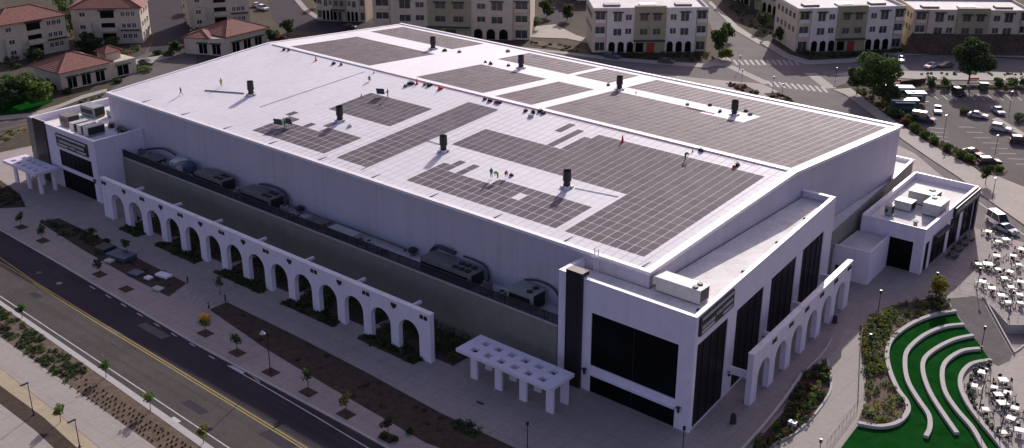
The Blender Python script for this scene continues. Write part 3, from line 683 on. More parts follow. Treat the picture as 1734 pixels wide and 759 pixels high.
canopy(-22.1, -5.3, -14.0, -8.8, 4.6, [-19.7, -15.2, -10.8, -6.2], [-19.7, -15.2, -10.8, -6.2], 'white pierced canopy on slab columns beside the near corner lobby')
canopy(-145.5, -132.6, -16.8, -11.8, 4.7, [-143, -137.9, -133.3], [-143, -137.9, -133.3], 'white pierced canopy at the far left lobby entrance', 5)

# far left lobby ----------------------------------------------
ll = empty('left_lobby', (0, 0, 0), 0); ll.parent = arena
lo = (-143.8, -10.7); lops = [(10.6, 22.6, 4.9, 8.3), (10.6, 22.6, .1, 4.1)]
b_ = MB(); wall_with_openings(lo, (1, 0), 24.6, 0, 12.75, lops, .5, b_, None)
b_.box(-119.7, -119.2, -10.2, -.05, 0, 12.75); b_.box(-143.8, -143.3, -10.2, 10, 0, 12.75); b_.box(-143.3, -130.9, 9.5, 10, 0, 12.75)
b_.build('lobby_wall', 'white_paint', ll)
b_ = MB(); b_.prism([(-143.3, -10.2), (-119.7, -10.2), (-119.7, -.3), (-130.9, -.3), (-130.9, 9.5), (-143.3, 9.5)], 11.3, 11.5); b_.build('lobby_roof', 'lobby_roof', ll)
b_ = MB(); b_.box(-144, -119, -10.85, -10.15, 12.75, 12.86); b_.box(-119.8, -119.1, -10.14, -.3, 12.75, 12.855); b_.box(-143.95, -143.2, -10.14, 10.1, 12.75, 12.855); b_.box(-143.19, -131, 9.4, 10.1, 12.75, 12.86); b_.build('parapet_cap', 'cap_white', ll)
b_ = MB(); b_.box(-141.8, -137.3, -11.0, -10.7, 0, 13.1); b_.build('dark_cladding', 'dark_clad', ll)
b_ = MB(); b_.box(-143.9, -141.9, -11.0, -10.7, 0, 12.9); b_.box(-144.05, -143.8, -11.0, -4, 0, 12.9); b_.build('olive_cladding', 'olive_wall', ll)
for q in lops: window(ll, lo, (1, 0), *q)
sconce(ll, -120.6, -10.95, 4.5); 
sign(lo, (1, 0), 10.6, 22.1, 9.1, 11.7, 'dark sign with pale lettering on the far left lobby above the upper window', [(.04, .97, .80, .95, 20), (.10, .9, .40, .60, .5), (.04, .38, .12, .26, 9), (.42, .62, .16, .30, .5), (.66, .95, .12, .26, 9)])

# annex -------------------------------------------------------
ax = empty('annex_building', (9, 73, 0), 0, 'low white annex with dark glazed shopfront and rooftop units behind the side arcade', 'building')
def rel(e, mb):
    mb.v = [(x-e.location.x, y-e.location.y, z) for x, y, z in mb.v]; return mb
o_ = (4.5, 60.6); b_ = MB()
o1 = Vector((14.6, 60.9, 0)); u1 = Vector((14.1, 87.3, 0))-o1
wall_with_openings((3.6, 60.6), (11.0, .3), 11.0, 0, 8.2, [(5.2, 9.3, .1, 5.6)], .4, b_, None)
wall_with_openings(o1, u1, u1.length, 0, 8.2, [(1.2, 3.0, .1, 5.4), (4.2, 11.4, .1, 5.4), (12.8, 17.8, .1, 6.0), (19.4, 25.2, .1, 6.0)], .4, b_, None)
b_.box(2.2, 14.1, 86.9, 87.3, 0, 8.2); b_.prism([(3.6, 61), (3.9, 61), (2.5, 86.9), (2.2, 86.9)], 0, 8.2)
rel(ax, b_).build('wall', 'white_paint', ax)
b_ = MB(); b_.prism([(3.9, 61.0), (14.2, 61.3), (13.7, 86.9), (2.6, 86.9)], 7.0, 7.15); rel(ax, b_).build('roof', 'lobby_roof', ax)
b_ = MB(); ribbon([Vector(p) for p in ((2.4, 87.1, 0), (13.9, 87.1, 0), (14.4, 61.1, 0), (3.8, 60.8, 0), (2.4, 87, 0))], .5, 8.2, 8.32, b_); rel(ax, b_).build('parapet_cap', 'cap_white', ax)
for q in [(1.2, 3.0, .1, 5.4), (4.2, 11.4, .1, 5.4), (12.8, 17.8, .1, 6.0), (19.4, 25.2, .1, 6.0)]:
    b = MB(); b.obox(o1, u1, q[0], q[1], .2, .26, q[2], q[3]); ob = rel(ax, b).build('window', 'glass_black', ax)
    b = MB()
    for i in range(4): t = q[0]+(q[1]-q[0])*i/3; b.obox(o1, u1, max(q[0], t-.05), min(q[1], t+.05), .1, .195, q[2], q[3])
    b.obox(o1, u1, q[0]+.05, q[1]-.05, .11, .19, 3.4, 3.5); rel(ax, b).build('frame', 'black_metal', ob)
b = MB(); b.obox((3.6, 60.6), (11.0, .3), 5.2, 9.3, .2, .26, .1, 5.6); ob = rel(ax, b).build('garage_door', 'glass_black', ax)
b_ = MB(); b_.obox(o1, u1, 13.5, 26.4, -.45, -.01, 6.3, 8.0); b_.obox(o1, u1, 25.4, 26.4, -.45, -.01, 0, 6.3); rel(ax, b_).build('dark_fascia', 'dark_clad', ax)
b_ = MB(); b_.obox(o1, u1, 4.4, 11.2, -.9, -.01, 5.45, 5.7); rel(ax, b_).build('awning', 'dark_clad', ax)
b_ = MB(); x = 14.2
while x < 25.5: b_.obox(o1, u1, x, x+.55, -.5, -.455, 6.9, 7.4); x += .85
rel(ax, b_).build('lettering', 'car_silver', ax)
e = empty('entry_block', (8, 56, 0), 0, 'small plain white block with low roof joining annex and side plaza', 'building')
bl = [(3.5, 50.6), (9.6, 51.2), (9.0, 60.3), (3.3, 60.3)]
b_ = MB(); P_ = [Vector((*p, 0)) for p in bl]; b_.prism(bl, 0, 5.3, 'white_paint')
rel(e, b_).build('wall', None, e); b_ = MB(); ribbon([Vector((3.6, 50.75, 0)), Vector((9.45, 51.3, 0)), Vector((8.85, 60.2, 0))], .3, 5.3, 6.05, b_); rel(e, b_).build('parapet', 'white_paint', e)
b_ = MB(); b_.prism([(3.6, 50.9), (9.2, 51.4), (8.6, 60.2), (3.5, 60.2)], 5.3, 5.36); rel(e, b_).build('roof', 'roof_grey', e)
b_ = MB(); b_.obox((3.5, 50.6), (6.1, .6), .6, 1.7, -.03, .0, .1, 2.5); rel(e, b_).build('door', 'door_dark', e)

# ------------------------------------------------------------------ solar arrays
def cells(segs):
    return [(i, j) for (i0, i1, j0, j1) in segs for i in range(i0, i1) for j in range(j0, j1)]
pm = MB(); gx, gy = .052, .052
pm.box(gx, PX-gx, gy, PY-gy, .0, .012)
proto_panel = None
def panel_slope(y): return math.atan2(RR, YR)*(1 if y < YR else -1)
def solar_array(label, segs, x_off, y_off, skip=(), parts=True, loose=False):
    global proto_panel
    cs = [c for c in cells(segs) if c not in skip]
    x0 = x_off; sl = panel_slope(y_off)
    e = empty('solar_array', (x0, y_off, rz(y_off)+.012), 0, label, 'solar panels', 'solar arrays on the arena roof')
    e.rotation_euler.x = sl
    cs.sort(key=lambda c: (x0+c[0]*PX-CAM.x)**2+(y_off+c[1]*PY-CAM.y)**2)
    ind = cs[:100] if parts else []; rest = cs[100:] if parts else cs
    for i, j in ind:
        if proto_panel is None: o = pm.build('solar_panel', 'solar'); proto_panel = o
        else: o = proto_panel.copy(); C.objects.link(o)
        o.parent = e; o.location = (i*PX, j*PY, 0)
    if rest:
        b = MB()
        for i, j in rest: b.box(i*PX+gx, (i+1)*PX-gx, j*PY+gy, (j+1)*PY-gy, 0, .012)
        o = b.build('solar_panel_field' if parts else 'solar_panel_field', 'solar', e)
        if parts: o['kind'] = 'stuff'
    return e
def fx(x): return round(x/PX)*PX
# near slope; rows counted from y=3.2
solar_array('solar array with stepped upper edge at the left of the near roof slope', [(0, 13, 0, 4)], fx(-88.2), Y0, skip={(2, 3), (3, 3), (5, 3), (6, 3)})
solar_array('square solar array left of centre, behind the second near vent', [(0, 11, 0, 5)], fx(-84.5), Y0+7*PY)
solar_array('long narrow solar array running up the near slope between two vents', [(0, 5, 0, 15)], fx(-65.8), Y0)
solar_array('low wide solar array along the near roof edge with one pale missing panel', [(0, 20, 0, 4)], fx(-49.4), Y0, skip={(12, 2), (2, 3), (4, 3), (5, 3), (6, 3), (7, 3)})
solar_array('largest solar array on the near slope, stepped around the nearest vent', [(0, 12, 7, 11), (12, 24, 7, 15), (24, 33, 0, 15)], fx(-52.8), Y0)
for (x, y, n, w, lb) in ((-47.2, Y0+4*PY, 1, 1, 'single loose solar strip above the low wide array, the left one'), (-44.2, Y0+4*PY, 1, 1, 'single loose solar strip above the low wide array, the right one'), (-43.1, 33.6, 2, 1, 'small lone solar strip nearest the ridge'), (-39.5, Y0+11*PY, 4, 1, 'longer lone solar strip beside the stepped array'), (-36.5, Y0+11*PY, 3, 1, 'shorter lone solar strip hugging the stepped array'), (-89.9, Y0+4*PY, 1, 1, 'lone solar strip at the far left of the near slope'), (-79.0, Y0+4*PY, 1, 1, 'lone solar strip beside the second vent')):
    solar_array(lb, [(0, w, 0, n)], fx(x), y)
# far slope
FY = 42.2
solar_array('solar array at the far left along the ridge', [(0, 17, 0, 9)], fx(-125.4), FY, parts=False)
solar_array('solar array at the far left corner of the far eave', [(0, 18, 0, 5)], fx(-128.2), 69.2, parts=False)
solar_array('square solar array beyond the ridge in the middle of the roof', [(0, 12, 0, 9)], fx(-84.8), FY, parts=False)
solar_array('narrow solar array beyond the ridge between two white aisles', [(0, 6, 0, 9)], fx(-64.6), FY, parts=False)
solar_array('solar array on the far eave behind the second far vent', [(0, 13, 0, 5)], fx(-87.2), 69.2, parts=False)
solar_array('small solar array on the far eave behind the third far vent', [(0, 6, 0, 5)], fx(-65.0), 69.2, parts=False)
solar_array('vast solar array filling the right half of the far slope around the last vent', [(0, 14, 0, 10), (14, 20, 0, 9), (20, 33, 0, 17), (0, 20, 12, 17)], fx(-52.4), FY)

# ------------------------------------------------------------------ roof vents
def make_vent():
    e = empty('roof_vent')
    b = MB(); b.box(-.75, .75, -.75, .75, 0, .35); b.build('curb', 'cap_white', e)
    b = MB(); b.cyl(0, 0, .35, 1.2, .5, .55, 16); b.cyl(0, 0, 1.2, 2.75, .68, .62, 16, cap=False); b.cyl(0, 0, 2.75, 2.85, .66, .66, 16, cap=False); b.cyl(0, 0, 2.3, 2.35, .6, .6, 16); b.build('fan_stack', 'vent_black', e, smooth=False)
    for a in range(4):
        x, y = (.95, 0) if a == 0 else (-.95, 0) if a == 1 else (0, .95) if a == 2 else (0, -.95)
        b = MB(); b.tube([(x*1.1, y*1.1, .0), (x*.55, y*.55, .7)], .06, 5); b.build('brace', 'vent_black', e)
    return e
vent = make_vent(); first = True
vl = ['leftmost black fan stack on the near slope, beside the two walking workers', 'black fan stack between the two left near arrays', 'black fan stack between the long narrow array and the stepped array', 'black fan stack nearest the camera, in the notch of the stepped array',
      'farthest black fan stack, between the two far left arrays', 'black fan stack behind the middle far array', 'black fan stack at the left end of the vast far array', 'black fan stack inside the vast far array']
for (x, y), lb in zip([(-104.3, 15.6), (-78.2, 15.6), (-52.1, 15.6), (-25.8, 15.6), (-103.1, 65.8), (-77.0, 65.8), (-51.3, 65.8), (-25.2, 65.8)], vl):
    o = put(vent, first, (x, y, rz(y)-.02), 0, lb, 'black fan stacks on the arena roof'); o['category'] = 'roof vent'; first = False
    o.rotation_euler.z = random.uniform(-.2, .2)
b_ = MB(); b_.tube([(-114.5, 12.0, rz(12)+.12), (-106.2, 15.3, rz(15.3)+.12)], .1, 6); tag(b_.build('roof_pipe', 'hvac_dark'), 'thin pipe lying on the roof beside the leftmost fan stack', 'pipe')

# ------------------------------------------------------------------ people
def person(loc, face, pose, top, label, trousers='trousers', vest=None, z_scale=1.0):
    e = bpy.data.objects.new('person', None)
    V = {}
    J = dict(pel=(0, 0, .95), chest=(0, 0, 1.32), neck=(0, 0, 1.48), head=(0, .01, 1.63), headt=(0, .01, 1.74),
             shl=(-.19, 0, 1.42), ell=(-.25, .0, 1.14), hal=(-.25, .10, .90), shr=(.19, 0, 1.42), elr=(.25, 0, 1.14), har=(.25, .10, .90),
             hil=(-.1, 0, .9), knl=(-.11, .03, .5), anl=(-.12, 0, .1), tol=(-.12, .16, .04), hir=(.1, 0, .9), knr=(.11, .03, .5), anr=(.12, 0, .1), tor=(.12, .16, .04))
    if pose == 'walk': J.update(knl=(-.11, .22, .54), anl=(-.12, .32, .12), tol=(-.12, .48, .06), knr=(.11, -.08, .5), anr=(.12, -.34, .16), tor=(.12, -.2, .05), hal=(-.26, -.14, .92), har=(.26, .24, .96))
    if pose == 'bend':
        J.update(chest=(0, .34, 1.14), neck=(0, .48, 1.16), head=(0, .6, 1.12), headt=(0, .70, 1.06), shl=(-.19, .42, 1.12), ell=(-.22, .46, .84), hal=(-.2, .56, .58), shr=(.19, .42, 1.12), elr=(.22, .46, .84), har=(.2, .56, .58))
    if pose == 'crouch':
        J.update(pel=(0, -.1, .42), hil=(-.12, -.1, .42), hir=(.12, -.1, .42), knl=(-.2, .28, .46), knr=(.2, .28, .46), chest=(0, .08, .78), neck=(0, .14, .94), head=(0, .18, 1.07), headt=(0, .2, 1.18), shl=(-.19, .1, .88), ell=(-.26, .28, .66), hal=(-.16, .45, .45), shr=(.19, .1, .88), elr=(.26, .28, .66), har=(.16, .45, .45))
    if pose == 'carry': J.update(ell=(-.26, .2, 1.15), hal=(-.3, .45, 1.1), elr=(.26, .2, 1.15), har=(.3, .45, 1.1))
    rad = dict(pel=.15, chest=.17, neck=.065, head=.10, headt=.07, shl=.08, ell=.05, hal=.04, shr=.08, elr=.05, har=.04, hil=.1, knl=.065, anl=.045, tol=.045, hir=.1, knr=.065, anr=.045, tor=.045)
    Ed = [('pel', 'chest'), ('chest', 'neck'), ('neck', 'head'), ('head', 'headt'), ('chest', 'shl'), ('shl', 'ell'), ('ell', 'hal'), ('chest', 'shr'), ('shr', 'elr'), ('elr', 'har'), ('pel', 'hil'), ('hil', 'knl'), ('knl', 'anl'), ('anl', 'tol'), ('pel', 'hir'), ('hir', 'knr'), ('knr', 'anr'), ('anr', 'tor')]
    ks = list(J); me = bpy.data.meshes.new('person'); me.from_pydata([J[k] for k in ks], [(ks.index(a), ks.index(b)) for a, b in Ed], [])
    ob = bpy.data.objects.new('person', me); C.objects.link(ob)
    for i in range(3): me.materials.append(M[[top, trousers, 'skin'][i]])
    sk = ob.modifiers.new('skin', 'SKIN')
    for i, k in enumerate(ks):
        me.skin_vertices[0].data[i].radius = (rad[k], rad[k]); me.skin_vertices[0].data[i].use_root = (k == 'pel')
    sb = ob.modifiers.new('sub', 'SUBSURF'); sb.levels = 1; sb.render_levels = 1
    dg = bpy.context.evaluated_depsgraph_get(); ev = ob.evaluated_get(dg); m2 = bpy.data.meshes.new_from_object(ev)
    ob.modifiers.clear(); ob.data = m2; m2.materials.clear()
    for k in (top, trousers, 'skin'): m2.materials.append(M[k])
    hip = J['pel'][2]; hd = Vector(J['head']); legs = {'pel', 'hil', 'knl', 'anl', 'tol', 'hir', 'knr', 'anr', 'tor'}
    for p in m2.polygons:
        c = p.center; nk = min(ks, key=lambda k: (Vector(J[k])-c).length-rad[k]*.5)
        p.material_index = 2 if nk in ('head', 'headt', 'neck', 'hal', 'har') else 1 if nk in legs else 0
    ob.location = loc; ob.rotation_euler.z = face; ob.scale = (1, 1, 1)
    tag(ob, label, 'person', 'roof workers')
    # hard hat and face
    hb = MB(); hx, hy, hz = J['head']; tx, ty, tz = J['headt']
    up = (Vector(J['headt'])-Vector(J['head'])).normalized()
    cx = hd+up*.09
    seg = []
    rings = [(0, .135), (.05, .125), (.09, .09), (.115, .03)]
    a = up.orthogonal().normalized(); c2 = up.cross(a)
    vs = [cx+up*h+(a*math.cos(t*math.pi/5)+c2*math.sin(t*math.pi/5))*r for h, r in rings for t in range(10)]
    fs = [(i*10+t, i*10+(t+1) % 10, (i+1)*10+(t+1) % 10, (i+1)*10+t) for i in range(3) for t in range(10)]+[tuple(range(30, 40))]
    hb.add(vs, fs); hb.build('hard_hat', 'helmet', ob)
    nb = MB(); f = hd+Vector((0, .105, 0)); nb.add([f+Vector((-.015, 0, -.02)), f+Vector((.015, 0, -.02)), f+Vector((0, 0, .03)), f+Vector((0, .03, -.015))], [(0, 1, 3), (1, 2, 3), (2, 0, 3)]); nb.build('nose', 'skin', ob)
    if vest:
        vb = MB(); ch = Vector(J['chest']); pe = Vector(J['pel']); nk = Vector(J['neck']); n_ = 12; rr = [(pe, .165), (pe.lerp(ch, .5), .175), (ch, .2), (ch.lerp(nk, .75), .15)]
        ax_ = (ch-pe).normalized(); q = Vector((1, 0, 0)); w_ = ax_.cross(q)
        vs = [c+(q*math.cos(2*math.pi*t/n_)*1.12+w_*math.sin(2*math.pi*t/n_))*r for c, r in rr for t in range(n_)]
        fs = [(i*n_+t, i*n_+(t+1) % n_, (i+1)*n_+(t+1) % n_, (i+1)*n_+t) for i in range(3) for t in range(n_)]
        vb.add(vs, fs); vb.build('vest', vest, ob)
    return ob
def roofpt(x, y):
    z = H_
    for _ in range(10): p = G(x, y, z); z = rz(p.y)
    return Vector((p.x, p.y, z))
def P_r(x, y): p = roofpt(x, y); return (p.x, p.y, p.z+.01)
person(P_r(307, 162), 2.4, 'walk', 'trousers', 'roof worker in dark clothes striding near the left end of the roof', vest='vest_green')
person(P_r(375, 147), 1.0, 'walk', 'vest', 'roof worker in bright lime vest walking left of the first fan stack', vest='vest')
def up_roof(x, y, h=.15): p = roofpt(x, y); return (p.x, p.y, p.z+h)
person(up_roof(657, 167), 2.2, 'carry', 'trousers', 'roof worker in yellow vest carrying a solar panel on the square array', vest='vest')
person(up_roof(483, 219), 2.6, 'carry', 'trousers', 'roof worker holding a blue solar panel upright on the left array', vest='vest_green')
person(up_roof(832, 303), .5, 'stand', 'trousers', 'roof worker in green vest standing upright at the edge of the low wide array', vest='vest_green')
person(up_roof(843, 304), 2.8, 'bend', 'trousers', 'roof worker in lime vest bending over beside the standing worker', vest='vest')
person(up_roof(857, 301), 4.0, 'crouch', 'shirt_red', 'roof worker in red shirt crouching with the group at the low wide array')
person(P_r(1160, 270), -1.6, 'bend', 'trousers', 'roof worker in green vest bending down beside the ridge', vest='vest_green')
person(P_r(626, 138), 1.2, 'crouch', 'trousers', 'roof worker in dark clothes crouching at the ridge left of the red cones')
# panels being carried
for (x, y, r, lb) in ((645, 163, .5, 'loose solar panel held upright by the worker in yellow vest'), (472, 215, .4, 'bright blue solar panel held upright on the left array'), (489, 214, .3, 'second blue solar panel held upright on the left array')):
    p = roofpt(x, y); b_ = MB(); b_.box(-.8, .8, -.03, .03, 0, 1.25, 'blue_tarp'); b_.box(-.84, .84, -.035, -.02, -.03, 0, 'hvac')
    o = b_.build('loose_solar_panel', None); o.location = (p.x, p.y, p.z+.45); o.rotation_euler = (.35, 0, r); tag(o, lb, 'solar panel')

# cones, bags and buckets along the ridge
def cone_mb(h=.9):
    b = MB(); b.box(-.22, .22, -.22, .22, 0, .05); b.cyl(0, 0, .05, h, .17, .03, 12); return b
cone0 = None
for i, (x, y, s, lb) in enumerate(((535, 103, 1.5, 'red cone at the left end of the ridge'), (1054, 240, 1.7, 'tall red cone above the stepped array at the ridge'), (706, 143, 1.6, 'red cone left of the middle far array'), (743, 153, 1.4, 'red cone in the row of bags by the ridge'), (633, 124, .9, 'small red cone beside the crouching worker'), (1173, 257, .8, 'small red cone beside the bending worker'), (1077, 158, .9, 'red cone right of the third far vent'), (612, 163, .8, 'small red cone at the corner of the square array'))):
    if cone0 is None:
        cone0 = empty('safety_cone'); b_ = MB(); b_.box(-.22, .22, -.22, .22, 0, .05); b_.build('base', 'red', cone0); b_ = MB(); b_.cyl(0, 0, .05, .9, .17, .03, 12); b_.build('cone', 'red', cone0)
        o = cone0
    else: o = copy_tree(cone0)
    p = roofpt(x, y); o.location = (p.x, p.y, p.z+.01); o.scale = (s*.8, s*.8, s*.8); tag(o, lb, 'cone', 'red safety cones on the roof')
k = 0
for i, (x, y, c) in enumerate(((481, 85, 'bag'), (489, 86, 'bag'), (565, 109, 'bag'), (578, 110, 'hvac_dark'), (694, 143, 'bag'), (698, 143, 'bag'), (720, 144, 'hvac_dark'), (726, 146, 'bag'), (729, 145, 'bag'), (746, 151, 'red'), (687, 147, 'hvac_dark'), (821, 169, 'bag'), (830, 172, 'bag'), (840, 174, 'red'), (845, 175, 'bag'), (890, 189, 'bag'), (903, 191, 'bag'), (915, 190, 'bag'), (920, 193, 'bag'), (899, 198, 'hvac'), (1030, 145, 'bag'), (1202, 179, 'bag'), (1219, 190, 'bag'), (1263, 189, 'bag'), (1270, 195, 'hvac_dark'), (1187, 256, 'bag'), (1248, 281, 'bag'), (1243, 283, 'red'), (822, 106, 'bag'), (831, 109, 'bag'), (753, 87, 'bag'), (778, 89, 'hvac_dark'), (860, 88, 'hvac_dark'), (1164, 178, 'hvac_dark'), (592, 215, 'hvac'), (866, 298, 'bag'), (861, 112, 'bag'))):
    p = roofpt(x, y); e = MB(); s = random.uniform(.35, .55)
    e.box(-s, s, -s*.6, s*.6, 0, s*.9); e.tube([(-s*.5, 0, s*.9), (-s*.2, 0, s*1.3), (s*.2, 0, s*1.3), (s*.5, 0, s*.9)], .05, 5)
    for v in range(8): e.v[v] = (e.v[v][0]*(1-.25*(v > 3)), e.v[v][1]*(1-.35*(v > 3)), e.v[v][2])
    o = e.build('tool_bag', c); o.location = (p.x, p.y, p.z+.01); o.rotation_euler.z = random.uniform(0, 3)
    nm = {'bag': 'dark tool bag', 'red': 'red tool bag', 'hvac_dark': 'grey tool bag', 'hvac': 'pale tool bag'}[c]
    where = ('near the left end of the ridge' if x < 600 else 'among the red cones left of the middle far array' if x < 760 and y > 130 else 'beside the farthest fan stack' if y < 100 else 'on the ridge by the top of the long narrow array' if x < 850 and y > 160 and y < 180 else 'on the white strip between near slope and vast array' if x < 925 and y > 180 and y < 200 else 'around the last far fan stack' if x > 1150 and y < 200 else 'at the right end of the ridge' if x > 1150 else 'beside the workers at the low wide array' if y > 290 else 'around the middle far fan stacks')
    tag(o, nm+' lying '+where, 'tool bag', 'tool bags lying about the roof '+where+(' '+nm.split()[0]))
# coloured safety line on the ridge
b_ = MB(); b_.tube([(-94, 39.6, rz(39.6)+.1), (-72, 39.9, rz(39.9)+.12), (-50, 39.6, rz(39.6)+.1), (-22, 39.9, rz(39.9)+.1), (-6, 39.6, rz(39.6)+.1)], .03, 5); tag(b_.build('safety_line', 'red'), 'thin red safety line stretched along the roof ridge', 'rope')
b_ = MB(); b_.tube([(-34, 63.5, rz(63.5)+.1), (-28, 63.4, rz(63.4)+.1)], .07, 5); tag(b_.build('safety_line', 'red'), 'short red line left of the last far fan stack', 'rope')

for (x0, y0, x1, y1, lb) in ((-58, 17.5, -53.5, 17.5, 'short grey conduit running left from the third near fan stack'), (-96, 38.2, -97, 12, 'long faint conduit crossing the bare left part of the roof'), (-57.8, 2.0, -57.8, 36, 'thin conduit beside the long narrow array'), (-17.2, 17.2, -24.5, 16.0, 'short conduit at the notch of the stepped array')):
    b_ = MB(); b_.tube([(x0, y0, rz(y0)+.07), (x1, y1, rz(y1)+.07)], .05, 5); tag(b_.build('roof_conduit', 'hvac'), lb, 'pipe')
# ladder at the near roof corner
e = empty('roof_ladder', (-8.2, -.6, 15.7), 0, 'white caged ladder climbing from the lobby roof to the hall roof corner', 'ladder')
b_ = MB(); b_.box(-.35, -.28, -.05, .05, 0, 3.6); b_.box(.28, .35, -.05, .05, 0, 3.6); b_.build('rail', 'cap_white', e)
for k in range(11): b_ = MB(); b_.box(-.28, .28, -.03, .03, .3+k*.3, .34+k*.3); b_.build('rung', 'cap_white', e)
for k in range(3): b_ = MB(); z = 1.6+k*.9; b_.tube([(-.35, 0, z), (-.5, -.5, z), (0, -.8, z), (.5, -.5, z), (.35, 0, z)], .03, 5); b_.build('hoop', 'cap_white', e)

# ------------------------------------------------------------------ rooftop plant
def hvac(loc, l, w, h, rz_, label, body='hvac', fans=2, group=None, grille_end=True, hood=False, base=.25):
    e = empty('rooftop_unit', loc, rz_, label, 'rooftop unit', group)
    b = MB(); b.box(-l/2+.1, l/2-.1, -w/2+.1, w/2-.1, 0, base); b.build('skid', 'hvac_dark', e)
    b = MB(); b.box(-l/2, l/2, -w/2, w/2, base, h); b.box(-l/2-.05, l/2+.05, -w/2-.05, w/2+.05, h, h+.06)
    n = max(2, int(l/1.3))
    for i in range(1, n): x = -l/2+l*i/n; b.box(x-.03, x+.03, -w/2-.03, w/2+.03, base, h-.003)
    b.build('casing', body, e)
    if grille_end:
        b = MB(); b.box(l/2+.003, l/2+.03, -w/2+.15, w/2-.15, base+.15, h-.12); b.build('grille', 'grille', e)
        b = MB(); b.box(-l/2+.2, l/2-.6, -w/2-.06, -w/2-.035, base+h*.25, h-.25*h); b.build('side_grille', 'grille', e) if body != 'hvac' else None
    for i in range(fans):
        x = l/2-.5*w*.5-.5-(i//2)*w*.42; y = (-.25 if i % 2 else .25)*w
        b = MB(); b.cyl(x, y, h+.06, h+.22, w*.17, w*.17, 14); b.cyl(x, y, h+.22, h+.23, w*.14, w*.14, 14); b.build('fan', 'grille', e)
    if hood:
        b = MB(); b.box(-l/2-.8, -l/2-.01, -w*.35, w*.35, h*.35, h*.9); b.build('intake_hood', body, e)
    return e
gB = 'rooftop units along the terrace behind the dark railing'
FB = HB-.42
hvac((-92.6, -2.6, FB), 8.2, 3.0, 2.3, 0, 'long dark unit with fans at the left of the terrace', 'hvac_dark', 4, gB)
hvac((-79.0, -2.5, FB), 8.2, 3.0, 2.3, 0, 'long dark unit with fans, second along the terrace', 'hvac_dark', 4, gB)
hvac((-33.4, -2.6, FB), 10.4, 3.0, 2.3, 0, 'longest dark unit with six fans near the right of the terrace', 'hvac_dark', 6, gB)
hvac((-18.9, -2.4, FB), 4.6, 2.8, 2.6, 0, 'short pale green unit at the right end of the terrace', 'hvac_green', 2, gB)
hvac((-57.5, -2.8, FB), 6.0, 2.2, 1.0, 0, 'low flat unit in the middle of the terrace', 'hvac', 0, gB, False)
hvac((-64.5, -2.6, FB), 4.0, 2.0, .8, 0, 'low pale box unit left of the middle of the terrace', 'hvac_dark', 0, gB, False)
hvac((-112.5, -2.6, FB), 5.4, 2.4, 1.2, 0, 'low grey unit at the far left of the terrace', 'hvac_dark', 0, gB, True)
def duct(pts, r, label, m='duct'):
    b = MB(); P = smooth_line([Vector(p) for p in pts], 6); b.tube(P, r, 8); return tag(b.build('duct', m, smooth=True), label, 'duct')
duct([(-40, -.5, FB+1.2), (-38.5, -.6, FB+2.9), (-36, -.8, FB+3.1), (-34.5, -.6, FB+2.9)], .32, 'curved dark duct rising behind the longest terrace unit')
duct([(-33, -.4, FB+2.8), (-30.5, -.4, FB+2.8), (-28.2, -.5, FB+2.3), (-27.6, -.6, FB+.2)], .15, 'thin dark pipe looping down behind the longest terrace unit')
duct([(-82, -.6, FB+2.5), (-79.5, -.6, FB+2.9), (-76, -.6, FB+2.8), (-74.4, -.7, FB+2), (-74.2, -.7, FB+.1)], .2, 'dark pipe looping over the second terrace unit')
duct([(-21, -.4, FB+2.6), (-18.5, -.4, FB+3.2), (-15.5, -.4, FB+2.8), (-13.4, -.5, FB+.4)], .16, 'blue grey pipe curving behind the pale green terrace unit')
duct([(-119.5, -1.6, FB+.6), (-112, -.9, FB+2.6), (-107, -1.0, FB+2.4)], .18, 'dark sloping pipe at the far left of the terrace')
duct([(-74, -.7, FB+.5), (-60, -.7, FB+.6), (-46.5, -.7, FB+.6), (-45.6, -.7, FB+.1)], .16, 'long dark pipe running along the foot of the terrace wall', 'hvac_dark')
for x, y, lb in ((-70.8, -.9, 'dark round fan housing left of the middle of the terrace'), (-73.0, -2.9, 'second dark round fan housing near the terrace rail'), (-43.6, -.8, 'dark round fan housing left of the longest terrace unit')):
    e = empty('roof_fan', (x, y, FB), 0, lb, 'roof fan', 'dark round fans on the terrace'); b = MB(); b.cyl(0, 0, 0, .7, .4, .4, 12); b.build('curb', 'hvac_dark', e); b = MB(); b.cyl(0, 0, .7, 1.0, .75, .8, 14); b.cyl(0, 0, 1.0, 1.35, .8, .3, 14); b.build('cowl', 'vent_black', e)
# shiny ducts at left of terrace
e = empty('duct_bank', (-103.5, -2.2, FB), 0, 'shiny bent ducts with bluish wrapped tank on the left of the terrace', 'duct')
for i in range(3): b = MB(); b.tube(smooth_line([Vector((-2.6+i*.7, -.8, 0)), Vector((-2.6+i*.7, -.8, 1.5)), Vector((-2.0+i*.7, .1, 2.2)), Vector((-1.2+i*.7, 1.2, 2.3))], 5), .27, 8); b.build('duct', 'galv', e, smooth=True)
b = MB(); b.cyl(2.2, .2, 0, 2.1, 1.3, 1.3, 20); b.cyl(2.2, .2, 2.1, 2.7, 1.3, .5, 20); b.build('tank', 'blue_tarp', e, smooth=False)
e = empty('electrical_box', (-12.6, -1.2, FB), 0, 'small dark cabinet against the lobby at the right end of the terrace', 'cabinet'); b = MB(); b.box(-.6, .6, -.9, .9, .1, 1.9); b.build('casing', 'vent_black', e); b = MB(); b.box(-.66, .66, -.96, .96, 1.9, 2.0); b.build('lid', 'hvac_dark', e)
